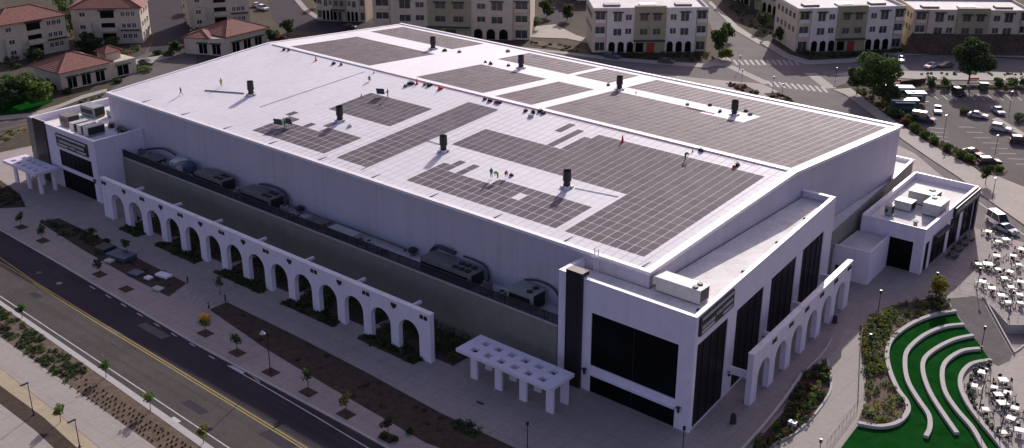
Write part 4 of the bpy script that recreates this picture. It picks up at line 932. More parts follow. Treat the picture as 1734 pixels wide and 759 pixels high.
for i, (x, s, lb) in enumerate(((-100.0, .5, 'stack of boxes behind the rail left of the first long terrace unit'), (-69.0, .4, 'stack of boxes right of the second long terrace unit'), (-47.5, .45, 'stack of boxes behind the rail left of the longest unit'), (-25.2, .35, 'stack of boxes between the last two terrace units'))):
    e = empty('box_stack', (x, -3.7, FB), .2*i, lb, 'boxes')
    for k in range(4): b = MB(); b.box(-s+k*.5-.6, s+k*.5-.6, -.4, .4, 0, .3+.25*((k*7) % 3)); b.build('box', ['hvac_dark', 'timber', 'grille', 'hvac'][k], e)
where_ = ['far left end', 'left end', 'spot beside the bent ducts', 'gap before the first long unit', 'gap between the two left long units', 'gap after the second long unit', 'left middle', 'exact middle', 'right middle', 'gap before the longest unit', 'gap after the longest unit', 'foot of the green unit', 'far right end']
for i, x in enumerate((-118.5, -116.8, -107.6, -98.9, -85.8, -72.2, -67.5, -61.3, -53.0, -50.2, -26.4, -23.0, -14.6)):
    y = -3.9+1.3*((i*5) % 3)*.6; h_ = .6+.25*((i*7) % 4)
    e = empty('condenser', (x, y, FB), .1*((i % 3)-1), 'small rooftop condenser at the '+where_[i]+' of the terrace', 'condenser', 'small condensers along the terrace')
    b = MB(); b.box(-.6, .6, -.45, .45, .08, h_+.3); b.box(-.5, .5, -.35, .35, 0, .08); b.build('casing', ['hvac', 'hvac_dark', 'hvac_green'][i % 3], e)
    b = MB(); b.cyl(0, 0, h_+.3, h_+.38, .34, .34, 12); b.build('fan', 'grille', e)
    b = MB(); b.tube([(.6, .2, .4), (1.1, .3, .4), (1.2, .9, .15), (2.2, 1.0, .12)], .06, 5); b.build('pipe', 'grille' if i % 2 else 'galv', e)
# near lobby unit
hvac((4.6, .9, 15.7), 6.6, 2.3, 2.1, 0, 'long pale unit beside the near corner of the hall roof', 'hvac', 2, None, True, True)
# side wall dots / alcove lights
# left lobby units
gL = 'rooftop units on the far left lobby'
for i, (x, y, l, w, h, m_, r, lb) in enumerate(((-131.4, -6.6, 1.5, 3.4, 1.9, 'hvac', 0, 'first of the three narrow units in a row on the left lobby'), (-129.0, -6.4, 1.5, 3.4, 1.9, 'hvac', 0, 'middle of the three narrow units in a row on the left lobby'), (-126.6, -6.2, 1.6, 3.8, 2.0, 'hvac', 0, 'rightmost of the three narrow units in a row on the left lobby'), (-136.2, -6.0, 3.2, 2.6, 2.2, 'hvac_dark', 0, 'dark grilled unit at the street edge of the left lobby roof'), (-138.5, .5, 4.6, 2.6, 2.2, 'hvac_green', .1, 'greenish unit at the back of the left lobby roof'), (-133.0, 3.0, 5.4, 1.8, 1.4, 'hvac', .1, 'long white unit behind the left lobby units'))):
    hvac((x, y, 11.5), l, w, h, r, lb, m_, 0, gL)
e = empty('water_tank', (-131.9, 6.6, 11.5), 0, 'dark green cylinder beside the hall wall on the left lobby roof', 'tank'); b = MB(); b.cyl(0, 0, 0, 2.3, .8, .8, 14); b.build('barrel', 'leaf_dark', e); b = MB(); b.cyl(0, 0, 2.3, 2.5, .5, .3, 14); b.build('lid', 'grille', e)
for i, (x, y) in enumerate(((-128.3, -1.6), (-124.6, -1.8), (-122.6, -2.4))):
    e = empty('pipe_rack', (x, y, 11.5), i*.5, ['tangle of pipes against the hall wall on the left lobby', 'second tangle of pipes on the left lobby roof', 'loose pipes at the inner corner of the left lobby'][i], 'pipes')
    b = MB(); b.tube([(-1, 0, .1), (-.6, .3, 1.0), (.5, .4, 1.1), (1.1, .2, .1)], .12, 6); b.build('pipe', 'hvac_dark', e); b = MB(); b.box(-.4, .5, -.4, .3, 0, .8); b.build('box', 'grille', e)
# annex units
gA = 'rooftop units on the annex'
hvac((8.6, 75.6, 7.15), 4.6, 3.6, 2.3, .0, 'square white-topped unit at the back of the annex roof', 'hvac', 1, gA); hvac((12.0, 72.0, 7.15), 4.4, 3.0, 2.3, 1.57, 'square white-topped unit near the shopfront side of the annex roof', 'hvac', 1, gA)
hvac((7.2, 70.4, 7.15), 3.0, 2.3, 1.7, .0, 'small white unit left of the two big annex units', 'hvac', 0, gA); hvac((6.2, 66.0, 7.15), 1.2, 1.4, 1.8, .0, 'small green unit at the front corner of the annex roof', 'hvac_green', 0, gA)
b_ = MB(); b_.cyl(11.6, 64.2, 7.15, 7.9, .35, .3, 12); b_.cyl(11.6, 64.2, 7.9, 8.05, .5, .5, 12); tag(b_.build('vent_hood', 'hvac_dark'), 'round vent hood near the front corner of the annex roof', 'vent')
b_ = MB(); b_.cyl(12.6, 66.4, 7.15, 7.7, .2, .2, 10); b_.cyl(12.6, 66.4, 7.7, 7.8, .32, .2, 10); tag(b_.build('vent_pipe', 'hvac'), 'small pale vent pipe near the front corner of the annex roof', 'vent')

# ------------------------------------------------------------------ vegetation
def leaves(n, blobs, size, seed):
    rng = np.random.RandomState(seed); w = np.array([b[3]*b[4]*b[5] for b in blobs]); w = w/w.sum()
    idx = rng.choice(len(blobs), n, p=w); bl = np.array(blobs)[idx]
    d = rng.normal(size=(n, 3)); d /= np.linalg.norm(d, axis=1)[:, None]; r = rng.uniform(.35, 1, n)**.5
    c = bl[:, :3]+d*r[:, None]*bl[:, 3:6]
    nrm = d+rng.normal(scale=.7, size=(n, 3)); nrm /= np.linalg.norm(nrm, axis=1)[:, None]
    t = np.cross(nrm, rng.normal(size=(n, 3))); t /= np.linalg.norm(t, axis=1)[:, None]; bt = np.cross(nrm, t)
    s = (size*rng.uniform(.6, 1.3, n))[:, None]
    q = np.stack([c-t*s-bt*s*.6, c+t*s-bt*s*.6, c+t*s*.7+bt*s*.7, c-t*s*.7+bt*s*.7], 1).reshape(-1, 3)
    return q, [(4*i, 4*i+1, 4*i+2, 4*i+3) for i in range(n)]
def crown_blobs(w, h, z0, seed, k=9):
    rng = random.Random(seed); out = [(0, 0, z0+h*.5, w*.3, w*.3, h*.33)]
    for i in range(k):
        a = i*2.4+rng.uniform(-.3, .3); rr = w*.5*rng.uniform(.35, .8); zz = z0+h*rng.uniform(.2, .88); f = 1-.45*(abs((zz-z0)/h-.45))
        s = rng.uniform(.18, .30); out.append((rr*math.cos(a)*f, rr*math.sin(a)*f, zz, w*s, w*s, h*s*.8))
    return out
def tree(loc, w, h, trunk, mt, label, seed, n=900, size=.22, group=None, name='tree', cat='tree'):
    e = empty(name, loc, 0, label, cat, group)
    b = MB(); r = max(.04, h*.018)
    b.tube([(0, 0, -.05), (.02*h, 0, trunk*.5), (0, .02*h, trunk), (0, 0, trunk+(h-trunk)*.6)], r*1.3, 6, r2=r*.5)
    rg = random.Random(seed)
    for i in range(5):
        a = i*1.3+rg.random(); z = trunk*.8+(h-trunk)*.12*i; b.tube([(0, 0, z), (w*.15*math.cos(a), w*.15*math.sin(a), z+(h-trunk)*.2), (w*.32*math.cos(a), w*.32*math.sin(a), z+(h-trunk)*.3)], r*.5, 5, r2=r*.15)
    b.build('trunk', 'bark', e)
    v, f = leaves(n, crown_blobs(w, h-trunk, trunk, seed), size, seed); b = MB(); b.v = [tuple(x) for x in v]; b.f = f; b.m = [0]*len(f)
    b.build('crown', mt, e); return e
def shrub(loc, w, h, mt, label, seed, n=160, size=.16, group=None, cat='shrub'):
    v, f = leaves(n, [(0, 0, h*.45, w*.4, w*.4, h*.45)]+[(w*.28*math.cos(a), w*.28*math.sin(a), h*.45, w*.25, w*.25, h*.4) for a in (0.4, 2.3, 4.4)], size, seed)
    b = MB(); b.v = [tuple(x) for x in v]; b.f = f; b.m = [0]*len(f); o = b.build('shrub', mt); o.location = loc; return tag(o, label, cat, group)
def ground_cover(name, poly_px, z, dens, h, mts, seed, size=.14, px=True, clump=1.0):
    P = [G(*p) if px else Vector(p) for p in poly_px]; xs_ = [p[0] for p in P]; ys_ = [p[1] for p in P]; rng = random.Random(seed)
    def inside(x, y):
        c = False; j = len(P)-1
        for i in range(len(P)):
            if (P[i][1] > y) != (P[j][1] > y) and x < (P[j][0]-P[i][0])*(y-P[i][1])/(P[j][1]-P[i][1])+P[i][0]: c = not c
            j = i
        return c
    area = (max(xs_)-min(xs_))*(max(ys_)-min(ys_)); n = int(area*dens/clump); groups = {m: [] for m in mts}
    for _ in range(n):
        x, y = rng.uniform(min(xs_), max(xs_)), rng.uniform(min(ys_), max(ys_))
        if inside(x, y): groups[rng.choice(mts)].append((x, y, z+h*.4, rng.uniform(.3, .6)*clump, rng.uniform(.3, .6)*clump, h*rng.uniform(.35, .7)))
    b = MB()
    for m, bl in groups.items():
        if not bl: continue
        v, f = leaves(len(bl)*26, bl, size, seed+len(m)); b.add(v, f, m)
    if not b.f: return None
    return tag(b.build(name, None), name.replace('_', ' ')+' growing in the bed', 'plants', kind='stuff')

# street saplings (far kerb) – each in its own pit
saps = [((73, 409), 3.2, 'leaf_green', 'small green sapling in the leftmost kerb tree pits'), ((169, 466), 3.0, 'leaf_dark', 'thin sapling in a pit left of the stored pallets'), ((348, 566), 2.6, 'leaf_yellow', 'thin yellow-leaved sapling near the bike racks'), ((402, 599), 3.4, 'leaf_green', 'green sapling left of the white-headed lamp'),
        ((522, 666), 3.8, 'leaf_green', 'green sapling right of the white-headed lamp'), ((586, 703), 3.4, 'leaf_yellow', 'yellowish sapling near the bottom of the kerb row'), ((657, 743), 3.2, 'leaf_dark', 'dark bushy sapling at the bottom of the kerb row'), ((36, 386), 3.0, 'leaf_green', 'small sapling by the left edge of the photo'), ((373, 500), 3.4, 'leaf_grey', 'pale sapling at the end of the bike racks'),
        ((180, 640), 2.8, 'leaf_bright', 'bright green sapling in the near verge, upper one'), ((255, 697), 3.0, 'leaf_bright', 'bright green sapling in the near verge, middle one'), ((345, 752), 2.6, 'leaf_yellow', 'yellow-green sapling in the near verge, lowest one'), ((103, 716), 2.6, 'leaf_bright', 'light green sapling between the two black lamps'),
        ((38, 540), 2.4, 'leaf_green', 'small sapling in the upper near verge'), ((215, 430), 2.8, 'leaf_dark', 'thin sapling beside the stored pallets'), ((308, 360), 2.6, 'leaf_green', 'thin sapling on the plaza in front of the left arches'), ((157, 407), 2.6, 'leaf_green', 'thin sapling on the walk below the left lobby')]
for i, ((x, y), h, m_, lb) in enumerate(saps):
    g = G(x, y); tree((g.x, g.y, PZ), 1.7, h, h*.42, m_, lb, 40+i, 200, .14, 'saplings along the front street', 'sapling')
# big trees at right
def gtree(x, y, w, h, tr, m_, lb, seed, n, size=.35, group=None, name='tree'):
    g = G(x, y); return tree((g.x, g.y, 0), w, h, tr, m_, lb, seed, n, size, group, name)
gtree(1476, 168, 11, 11.5, 2.5, 'leaf_green', 'large green tree at the parking lot corner by the trailers', 5, 3600)
gtree(1450, 158, 6.5, 7, 1.2, 'leaf_dark', 'dark bushy tree left of the large corner tree', 6, 1500)
gtree(1502, 182, 7.5, 7, 1.2, 'leaf_dark', 'dark bushy tree right of the large corner tree', 8, 1700)
gtree(1638, 145, 11, 13, 3.5, 'leaf_dark', 'large dark tree between road and parking lot', 9, 3600)
gtree(1217, 95, 4.5, 9, 1.5, 'leaf_green', 'green tree at the right corner of the arched apartment block', 11, 1000)
gtree(1228, 102, 4, 4, .6, 'leaf_yellow', 'yellow-green bushy tree at the crossing corner', 12, 700)
gtree(35, 172, 10, 7.5, 1.2, 'leaf_green', 'broad green tree by the left street', 13, 2600)
gtree(72, 178, 7, 6, 1.0, 'leaf_bright', 'lighter green tree beside the broad one by the left street', 14, 1600)
gtree(5, 185, 8, 6.5, 1.0, 'leaf_dark', 'dark tree at the left edge of the photo', 15, 1600)
gtree(216, 115, 3, 3.5, .8, 'leaf_yellow', 'small yellow-green tree by the left clubhouse', 16, 500)
gtree(296, 92, 3.5, 4.0, .8, 'leaf_green', 'small green tree left of the right clubhouse', 17, 500)
gtree(487, 60, 4, 5, .9, 'leaf_dark', 'dark small tree behind the right clubhouse', 18, 500)
gtree(463, 75, 4.5, 4.5, .8, 'leaf_dark', 'dark bush-like tree beside the right clubhouse', 19, 500)
gtree(100, 20, 9, 12, 2.5, 'leaf_dark', 'tall dark tree between the two tiled houses', 20, 1500)
gtree(150, 86, 6, 5, .8, 'leaf_dark', 'dark tree behind the left clubhouse', 21, 900)
gtree(355, 30, 5, 6, 1, 'leaf_dark', 'dark tree along the lane at the top', 22, 700)
gtree(330, 18, 5, 7, 1, 'leaf_red', 'reddish tree along the lane at the top', 23, 600)
gtree(925, 30, 5, 6, 1, 'leaf_dark', 'dark tree beside the garage court', 24, 700)
gtree(960, 36, 4, 6, 1, 'leaf_dark', 'dark tree at the left side of the arched block', 25, 600)
gtree(1583, 512, 3.2, 4.6, 1.2, 'leaf_yellow', 'small yellow-green tree at the top of the amphitheatre bed', 26, 700, .2)
gtree(1668, 312, 2.6, 4.0, 1.2, 'leaf_dark', 'dark small tree on the parking lot island', 27, 500, .22)
for i, (x, y) in enumerate(((1575, 150), (1598, 150), (1690, 152), (1712, 152), (1732, 150))): gtree(x, y, 3, 3.2, .5, 'leaf_bright' if i % 2 else 'leaf_green', 'round green bush-like tree of the parking lot hedge, number %s from the trailers' % ['one', 'two', 'three', 'four', 'five'][i], 30+i, 400, .22)
# shrubs
k = 0
for (x, y, w, h, m_) in ((1548, 222, 3, 2.2, 'leaf_green'), (1565, 234, 3, 2.0, 'leaf_green'), (1580, 243, 2.4, 1.8, 'leaf_bright'), (1603, 256, 2.6, 2.0, 'leaf_green'), (1625, 268, 3.2, 2.2, 'leaf_green'), (1640, 273, 2.6, 1.8, 'leaf_bright'), (1532, 212, 2.6, 1.8, 'leaf_red'), (1520, 200, 3, 2.2, 'leaf_dark'), (1537, 206, 2.4, 1.8, 'leaf_bright'), (1508, 196, 2.8, 2.4, 'leaf_green'), (1632, 193, 2.6, 1.4, 'leaf_green'), (1727, 205, 4, 2.2, 'leaf_dark'), (1690, 290, 2.2, 1.2, 'leaf_bright')):
    g = G(x, y); shrub((g.x, g.y, .1), w, h, m_, 'rounded shrub in the hedge bed beside the parking lot', 60+k, 300, .2, 'shrubs beside the parking lot', 'shrub'); k += 1
for (x, y, w, h, m_) in ((245, 121, 5, 1.6, 'leaf_bright'), (228, 118, 3, 1.4, 'leaf_green'), (150, 88, 4, 2, 'leaf_dark'), (20, 103, 5, 2, 'leaf_dark'), (85, 152, 4, 1.8, 'leaf_dark'), (115, 158, 3, 1.5, 'leaf_dark'), (200, 140, 2.5, 1.0, 'leaf_green'), (285, 95, 4, 1.5, 'leaf_green'), (268, 92, 3, 1.4, 'leaf_green')):
    g = G(x, y); shrub((g.x, g.y, .05), w, h, m_, 'low shrub beside the tiled clubhouses at upper left', 90+k, 300, .22, 'shrubs around the tiled houses', 'shrub'); k += 1
for (x, y) in ((650, 742), (668, 748), (695, 735)):
    g = G(x, y); shrub((g.x, g.y, .15), 1.2, .8, 'leaf_dark', 'low dark shrub at the bottom of the front walk', 110+k, 140, .13, 'shrubs at the bottom of the front walk'); k += 1
for i, (x, y, w, h, m_, lb) in enumerate(((128, 62, 5, 8, 'leaf_dark', 'dark tree in the gap between the two tiled houses, lower'), (110, 42, 5, 9, 'leaf_green', 'green tree in the gap between the two tiled houses'), (165, 88, 5, 4, 'leaf_dark', 'dark bushy tree under the wall of the second tiled house'), (190, 84, 4.5, 4, 'leaf_green', 'green bushy tree under the wall of the second tiled house'), (60, 102, 6, 3.5, 'leaf_dark', 'dark bushy tree under the wall of the leftmost house'), (335, 70, 4, 4, 'leaf_dark', 'dark tree on the lane side of the right clubhouse'), (345, 45, 4, 5, 'leaf_red', 'reddish tree halfway up the lane'), (375, 12, 4, 6, 'leaf_dark', 'dark tree near the top of the lane'), (475, 78, 4, 3.5, 'leaf_red', 'reddish bushy tree right of the right clubhouse'), (540, 12, 4, 6, 'leaf_dark', 'dark tree left of the smaller beige block'), (905, 50, 5, 4, 'leaf_grey', 'pale bushy tree at the corner of the long beige block'), (1232, 70, 4, 6, 'leaf_green', 'green street tree beside the arched block, upper'), (1290, 50, 5, 6, 'leaf_dark', 'dark tree on the slope above the crossing'), (1320, 72, 5, 5, 'leaf_dark', 'dark tree at the left corner of the right block'), (8, 158, 6, 5, 'leaf_green', 'green bushy tree left of the broad one'), (60, 160, 6, 5, 'leaf_dark', 'dark bushy tree behind the broad one'))):
    gtree(x, y, w, h, h*.15, m_, lb, 500+i, 700, .28)
ground_cover('hillside_shrubs', [(0, 110), (110, 92), (230, 80), (240, 92), (210, 100), (120, 100), (20, 118)], 0, .25, 1.4, ['leaf_dark', 'leaf_green', 'leaf_red'], 260, .24, clump=1.6)
ground_cover('hillside_shrubs', [(98, 0), (135, 0), (128, 74), (118, 82), (100, 40)], 0, .15, 1.6, ['leaf_dark', 'leaf_green'], 261, .26, clump=1.8)
ground_cover('lane_shrubs', [(312, 0), (345, 0), (372, 40), (345, 62), (318, 60)], 0, .18, 1.2, ['leaf_dark', 'leaf_red'], 262, .24, clump=1.6)
ground_cover('hillside_shrubs', [(1215, -5), (1240, -5), (1300, 40), (1345, 70), (1300, 68), (1250, 40)], 0, .15, 1.0, ['leaf_dark', 'leaf_grey'], 263, .26, clump=1.6)
# ivy mats under the arches
for i, (a, c) in enumerate(((1, 1), (3, 4), (6, 7), (9, 10), (12, 13))):
    x0 = -108+5.88*a-3.6; x1 = -108+5.88*c+2.6
    ground_cover('ivy_mat', [(x0, -15.6, 0), (x1, -15.6, 0), (x1, -12.4, 0), (x0, -12.4, 0)], PZ, 2.4, .5, ['leaf_dark', 'leaf_dark', 'leaf_green'], 200+i, .13, px=False)
    sheet('arch_bed', [(x0, -15.7), (x1, -15.7), (x1, -12.3), (x0, -12.3)], 'mulch', PZ+.03, PZ-.05, px=False)
for i, (a, c) in enumerate(((1, 1), (3, 4), (6, 7), (9, 10), (12, 13))):
    x0 = -108+5.88*a-3.4; x1 = -108+5.88*c+7.2
    sheet('arch_bed', [(x0, -12.29), (x1, -12.29), (x1, -5.3), (x0, -5.3)], 'mulch', PZ+.034, PZ-.05, px=False)
    ground_cover('wall_hedge', [(x0, -12, 0), (x1, -12, 0), (x1, -5.6, 0), (x0, -5.6, 0)], PZ, .95, 1.9, ['leaf_dark', 'leaf_green', 'leaf_green'], 240+i, .16, px=False, clump=1.4)
ground_cover('lobby_bed_shrubs', bedL, PZ, 1.6, 1.0, ['leaf_dark', 'leaf_green', 'leaf_green', 'leaf_red', 'leaf_bright'], 210, .15)
ground_cover('amphitheatre_plants', bedR, PZ, .9, .8, ['leaf_yellow', 'leaf_grey', 'leaf_bright'], 211, .13)
ground_cover('amphitheatre_hedge', z4((378, 300), (420, 250), (500, 225), (520, 260), (470, 330), (440, 400), (470, 470), (400, 480), (385, 400)), PZ, 2.0, 1.0, ['leaf_yellow', 'leaf_bright', 'leaf_grey'], 212, .15)
ground_cover('amphitheatre_rushes', z4((630, 180), (700, 172), (735, 225), (650, 240)), PZ, 2.2, .9, ['leaf_grey', 'leaf_dark'], 213, .14)
ground_cover('verge_plants', [(-20, 510), (0, 520), (100, 590), (150, 632), (110, 648), (0, 568), (-20, 555)], .13, 1.6, .3, ['leaf_dark', 'leaf_green', 'leaf_dark'], 214, .13)
for r_ in range(4):
    for c_ in range(26):
        t = c_/26+random.uniform(-.008, .008); q = G(140+t*190+r_*-9+random.uniform(-1.2, 1.2), 640+t*125+r_*4)
        if random.random() < .15: continue
        v, f = leaves(26, [(0, 0, .1, .15, .15, .1)], .07, 2000+r_*40+c_)
        b_ = MB(); b_.v = [tuple(z_) for z_ in v]; b_.f = f; b_.m = [0]*len(f); o = b_.build('seedling', 'mulch' if (r_+c_) % 3 else 'leaf_dark'); o.location = (q.x, q.y, .13); tag(o, 'tiny dark tuft in the rows across the brown near verge', 'seedling', 'rows of seedlings in the near verge')
ground_cover('front_bed_plants', [(60, 377), (100, 371), (170, 404), (240, 442), (316, 481), (286, 504), (140, 424)], PZ, .12, .3, ['leaf_dark', 'mulch'], 216, .10)
ground_cover('front_bed_plants', [(355, 526), (384, 513), (620, 632), (880, 764), (830, 790), (560, 658)], PZ, .08, .25, ['leaf_dark', 'mulch'], 217, .10)
ground_cover('front_bed_ivy', [(762, 710), (790, 716), (825, 735), (800, 745), (770, 728)], PZ, 2.2, .5, ['leaf_dark', 'leaf_green'], 218, .12)
ground_cover('front_bed_grass', [(70, 372), (120, 384), (190, 412), (170, 422), (90, 395)], PZ, 1.0, .3, ['leaf_dark'], 219, .12)
ground_cover('embankment_scrub', [(880, 66), (1000, 80), (1003, 92), (900, 78)], 0, .12, .6, ['leaf_dark', 'leaf_red', 'leaf_grey'], 220, .25, clump=1.6)
ground_cover('foundation_shrubs', [(1003, 91), (1090, 93), (1200, 92), (1225, 98), (1195, 104), (1110, 101), (1040, 96)], 0, .45, 1.1, ['leaf_dark', 'leaf_dark', 'leaf_red', 'leaf_green'], 221, .22, clump=1.4)
ground_cover('foundation_shrubs', [(1340, 88), (1440, 92), (1530, 84), (1525, 92), (1440, 99), (1370, 100)], 0, .45, 1.1, ['leaf_dark', 'leaf_dark', 'leaf_green'], 222, .22, clump=1.4)
ground_cover('lot_hedge', [(1562, 145), (1734, 146), (1734, 152), (1562, 151)], .1, .5, .9, ['leaf_green', 'leaf_bright'], 223, .2, clump=1.2)
ground_cover('corner_scrub', [(1228, 142), (1258, 143), (1285, 157), (1284, 163), (1250, 154)], PZ, .5, .5, ['leaf_dark', 'leaf_red', 'soil'], 224, .18)
ground_cover('corner_scrub', [(1293, 159), (1318, 158), (1346, 173), (1344, 177), (1312, 172)], PZ, .5, .5, ['leaf_dark', 'leaf_red'], 225, .18)
ground_cover('lot_corner_scrub', [(1446, 152), (1500, 150), (1515, 180), (1545, 205), (1595, 243), (1645, 270), (1655, 284), (1600, 257), (1545, 223), (1490, 185)], .1, .45, .9, ['leaf_dark', 'leaf_green', 'leaf_red'], 226, .2, clump=1.2)
ground_cover('median_plants', [(1560, 124), (1734, 126), (1734, 129), (1560, 127)], .1, .4, .5, ['leaf_yellow', 'leaf_green'], 227, .18)
ground_cover('left_median_plants', [(-20, 238), (0, 228), (45, 214), (52, 217), (0, 245), (-20, 252)], .1, .6, .5, ['leaf_yellow', 'leaf_bright', 'leaf_grey'], 228, .16)
ground_cover('left_walk_hedge', [(45, 200), (100, 187), (180, 158), (181, 161), (110, 188), (60, 203)], .1, .5, .4, ['leaf_dark', 'leaf_grey'], 229, .16)
ground_cover('left_corner_plants', [(-40, 300), (0, 310), (30, 330), (40, 350), (0, 352), (-40, 345)], PZ, .8, .7, ['leaf_red', 'leaf_dark', 'leaf_grey'], 230, .15)
ground_cover('hill_scrub', [(1540, 58), (1734, 62), (1800, 65), (1800, 92), (1734, 92), (1600, 88), (1530, 90)], 0, .05, .5, ['leaf_dark', 'leaf_red'], 231, .25, clump=1.8)
bed([(-40, 296), (0, 306), (34, 330), (44, 352), (0, 354), (-40, 347)], name='left_corner_bed')

# ------------------------------------------------------------------ houses
def frame_of(a, b): 
    d = Vector((b[0]-a[0], b[1]-a[1], 0)); return d.normalized(), d.length
def part(e, mb, name, mt=None, **k): 
    return rel(e, mb).build(name, mt, e, **k)
def win(e, o, u, a0, a1, z0, z1, wm='glass', awn=None, fr=None, proud=0.0):
    b = MB(); b.obox(o, u, a0, a1, -.06-proud, -proud+.0, z0, z1); w = rel(e, b).build('window', wm, e)
    if fr:
        b = MB(); t = .12
        b.obox(o, u, a0-t, a0, -.12-proud, -proud, z0-t, z1+t); b.obox(o, u, a1, a1+t, -.12-proud, -proud, z0-t, z1+t); b.obox(o, u, a0, a1, -.12-proud, -proud, z1, z1+t); b.obox(o, u, a0, a1, -.12-proud, -proud, z0-t, z0)
        b.obox(o, u, (a0+a1)/2-.05, (a0+a1)/2+.05, -.1-proud, -.065-proud, z0, z1); rel(e, b).build('frame', fr, w)
    if awn:
        b = MB(); b.obox(o, u, a0-.4, a1+.4, -1.0-proud, -proud, z1+.2, z1+.45); rel(e, b).build('awning', awn, w)
    return w
def arch_win(e, o, u, c, w, z1, proud=0):
    b = MB(); u_ = Vector((u[0], u[1], 0)).normalized(); n_ = Vector((-u_.y, u_.x, 0)); O = Vector((o[0], o[1], 0)); r = w/2; pts = [(c-r, .1), (c+r, .1)]+[(c+r*math.cos(math.pi*i/8), z1-r+r*math.sin(math.pi*i/8)) for i in range(9)]
    k = len(pts)
    vs = []
    for d in (-.06-proud, -proud): vs += [(O+u_*a+n_*d)[:2]+(z,) for a, z in pts]
    b.add(vs, [tuple(range(k)), tuple(range(2*k-1, k-1, -1))]+[((i+1) % k, i, k+i, k+(i+1) % k) for i in range(k)])
    return rel(e, b).build('arched_opening', 'glass_black', e)
def apartment(o, end, depth, h, label, style='white', z0=0):
    u, L0 = frame_of(o, end); e = empty('apartment_building', (o[0], o[1], 0), 0, label, 'apartment building')
    n = Vector((-u.y, u.x, 0)); O = (o[0], o[1])
    s = L0/35.0
    cm = {'white': 'stucco_white', 'beige': 'stucco'}[style]
    b = MB(); b.obox(O, u, 0, L0, .8, depth, 0, z0+h-.9, 'stucco'); 
    rel(e, b).build('wall', None, e)
    b = MB(); b.obox(O, u, .3, L0-.3, 1.2, depth-.4, z0+h-.9, z0+h-.85); rel(e, b).build('flat_roof', 'roof_grey', e)
    b = MB(); 
    for (a0, a1, b0, b1) in ((0, L0, .8, 1.2), (0, L0, depth-.4, depth), (0, .4, 1.21, depth-.41), (L0-.4, L0, 1.21, depth-.41)): b.obox(O, u, a0, a1, b0, b1, z0+h-.9, z0+h-.15)
    rel(e, b).build('parapet', cm, e)
    bays = [(4.2, 12.5, cm, 0), (12.5, 22, 'stucco_olive', -.5), (22, 31.2, cm, 0)]
    for a0, a1, m_, pr in bays:
        b = MB(); b.obox(O, u, a0*s, a1*s, pr, .795, 0, z0+h+(.5 if m_ == 'stucco_olive' else 0), m_); rel(e, b).build('bay', None, e)
    F1, F2, F3 = z0, z0+(h-.5)*.36, z0+(h-.5)*.68
    # white bays
    for (a0, flip) in ((4.2, 0), (22, 1)):
        for zz, hh in ((F2, 2.0), (F3, 2.4)):
            big = (2.0, 4.4) if not flip else (4.6, 7.0); small = (5.6, 7.4) if not flip else (1.4, 3.2)
            win(e, O, u, (a0+big[0])*s, (a0+big[1])*s, zz+.6, zz+.6+hh, awn='wood_dark' if zz == F3 else None, fr=cm)
            win(e, O, u, (a0+small[0])*s, (a0+small[1])*s, zz+1.0, zz+2.6, fr=cm)
        for k in range(3): arch_win(e, O, u, (a0+1.6+2.8*k)*s, 1.9*s, 3.3)
    for c in (14.2, 18.2):
        for zz in (F2, F3): win(e, O, u, c*s, (c+2.2)*s, zz+.9, zz+2.6, awn='wood_dark' if zz == F3 else None, fr='stucco_olive', proud=.5)
    win(e, O, u, 13.1*s, 15.4*s, .3, 3.0, 'glass_black', None, None, .5)
    b = MB(); b.obox(O, u, 16.4*s, 18.8*s, -.58, -.5, 0, 3.0); rel(e, b).build('entrance_door', 'door_red' if style == 'white' else 'door_dark', e)
    b = MB(); b.obox(O, u, 12.3*s, 21.8*s, -2.0, -.5, 3.6, 3.9); rel(e, b).build('entrance_awning', 'awning', e)
    for (a0, a1) in ((.8, 3.6), (31.8, 34.4)):   # recessed end bays
        for zz in (F1, F2, F3): win(e, O, u, a0*s, a1*s, zz+.6, zz+3.0, 'glass', 'wood_dark' if zz == F3 else None, 'stucco', -.8)
        for zz in (F2, F3): b = MB(); b.obox(O, u, (a0-.2)*s, (a1+.2)*s, 0, .15, zz+.1, zz+1.2); rel(e, b).build('balcony', cm, e)
    # left side wall windows
    q = Vector((o[0], o[1], 0))+n*depth
    for k in range(5):
        a = depth-3-k*(depth-3)/5
        for zz in (F2, F3): win(e, (q.x, q.y), (-n.x, -n.y), depth-a-1.2, depth-a+.4, zz+.9, zz+2.5, fr=None)
    # rooftop pieces
    for k in range(3): b = MB(); b.obox(O, u, (4+11*k)*s, (9+11*k)*s, 6, 9, z0+h-.85, z0+h-.3); rel(e, b).build('roof_unit', 'hvac_dark' if k != 1 else 'cap_white', e)
    return e
def g2(x, y, z=0): p = G(x, y, z); return (p.x, p.y)
apartment(g2(1003, 90), g2(1196, 88), 19, 13.3, 'white three-storey apartment block with ground floor arches behind the crossing street', 'white')
apartment(g2(1347, 89), g2(1527, 83), 19, 13.0, 'white three-storey apartment block right of the crossing', 'white')
apartment(g2(1545, 56, 5), g2(1745, 58, 5), 18, 12.0, 'beige apartment block above the dark embankment at upper right', 'beige', 0)
apartment(g2(632, 62), g2(897, 69), 17, 13.0, 'long beige apartment block behind the far roof edge', 'beige')
apartment(g2(536, 33), g2(618, 38), 14, 12.0, 'smaller beige apartment block left of the long one', 'beige')
apartment(g2(1225, -6), g2(1330, 34), 16, 12.0, 'pale apartment block up the hill behind the crossing', 'beige')
apartment(g2(945, -22), g2(975, 2), 20, 9.0, 'pale building fragment behind the garage court', 'beige')
b_ = MB(); P_ = [G(1528, 92), G(1734, 96), G(1850, 100), G(1850, 62, 4.9), G(1545, 58, 4.9)]
b_.add([(P_[0].x, P_[0].y, 0), (P_[1].x, P_[1].y, 0), (P_[2].x, P_[2].y, 0), tuple(P_[3]), tuple(P_[4])], [(0, 1, 2, 3, 4)])
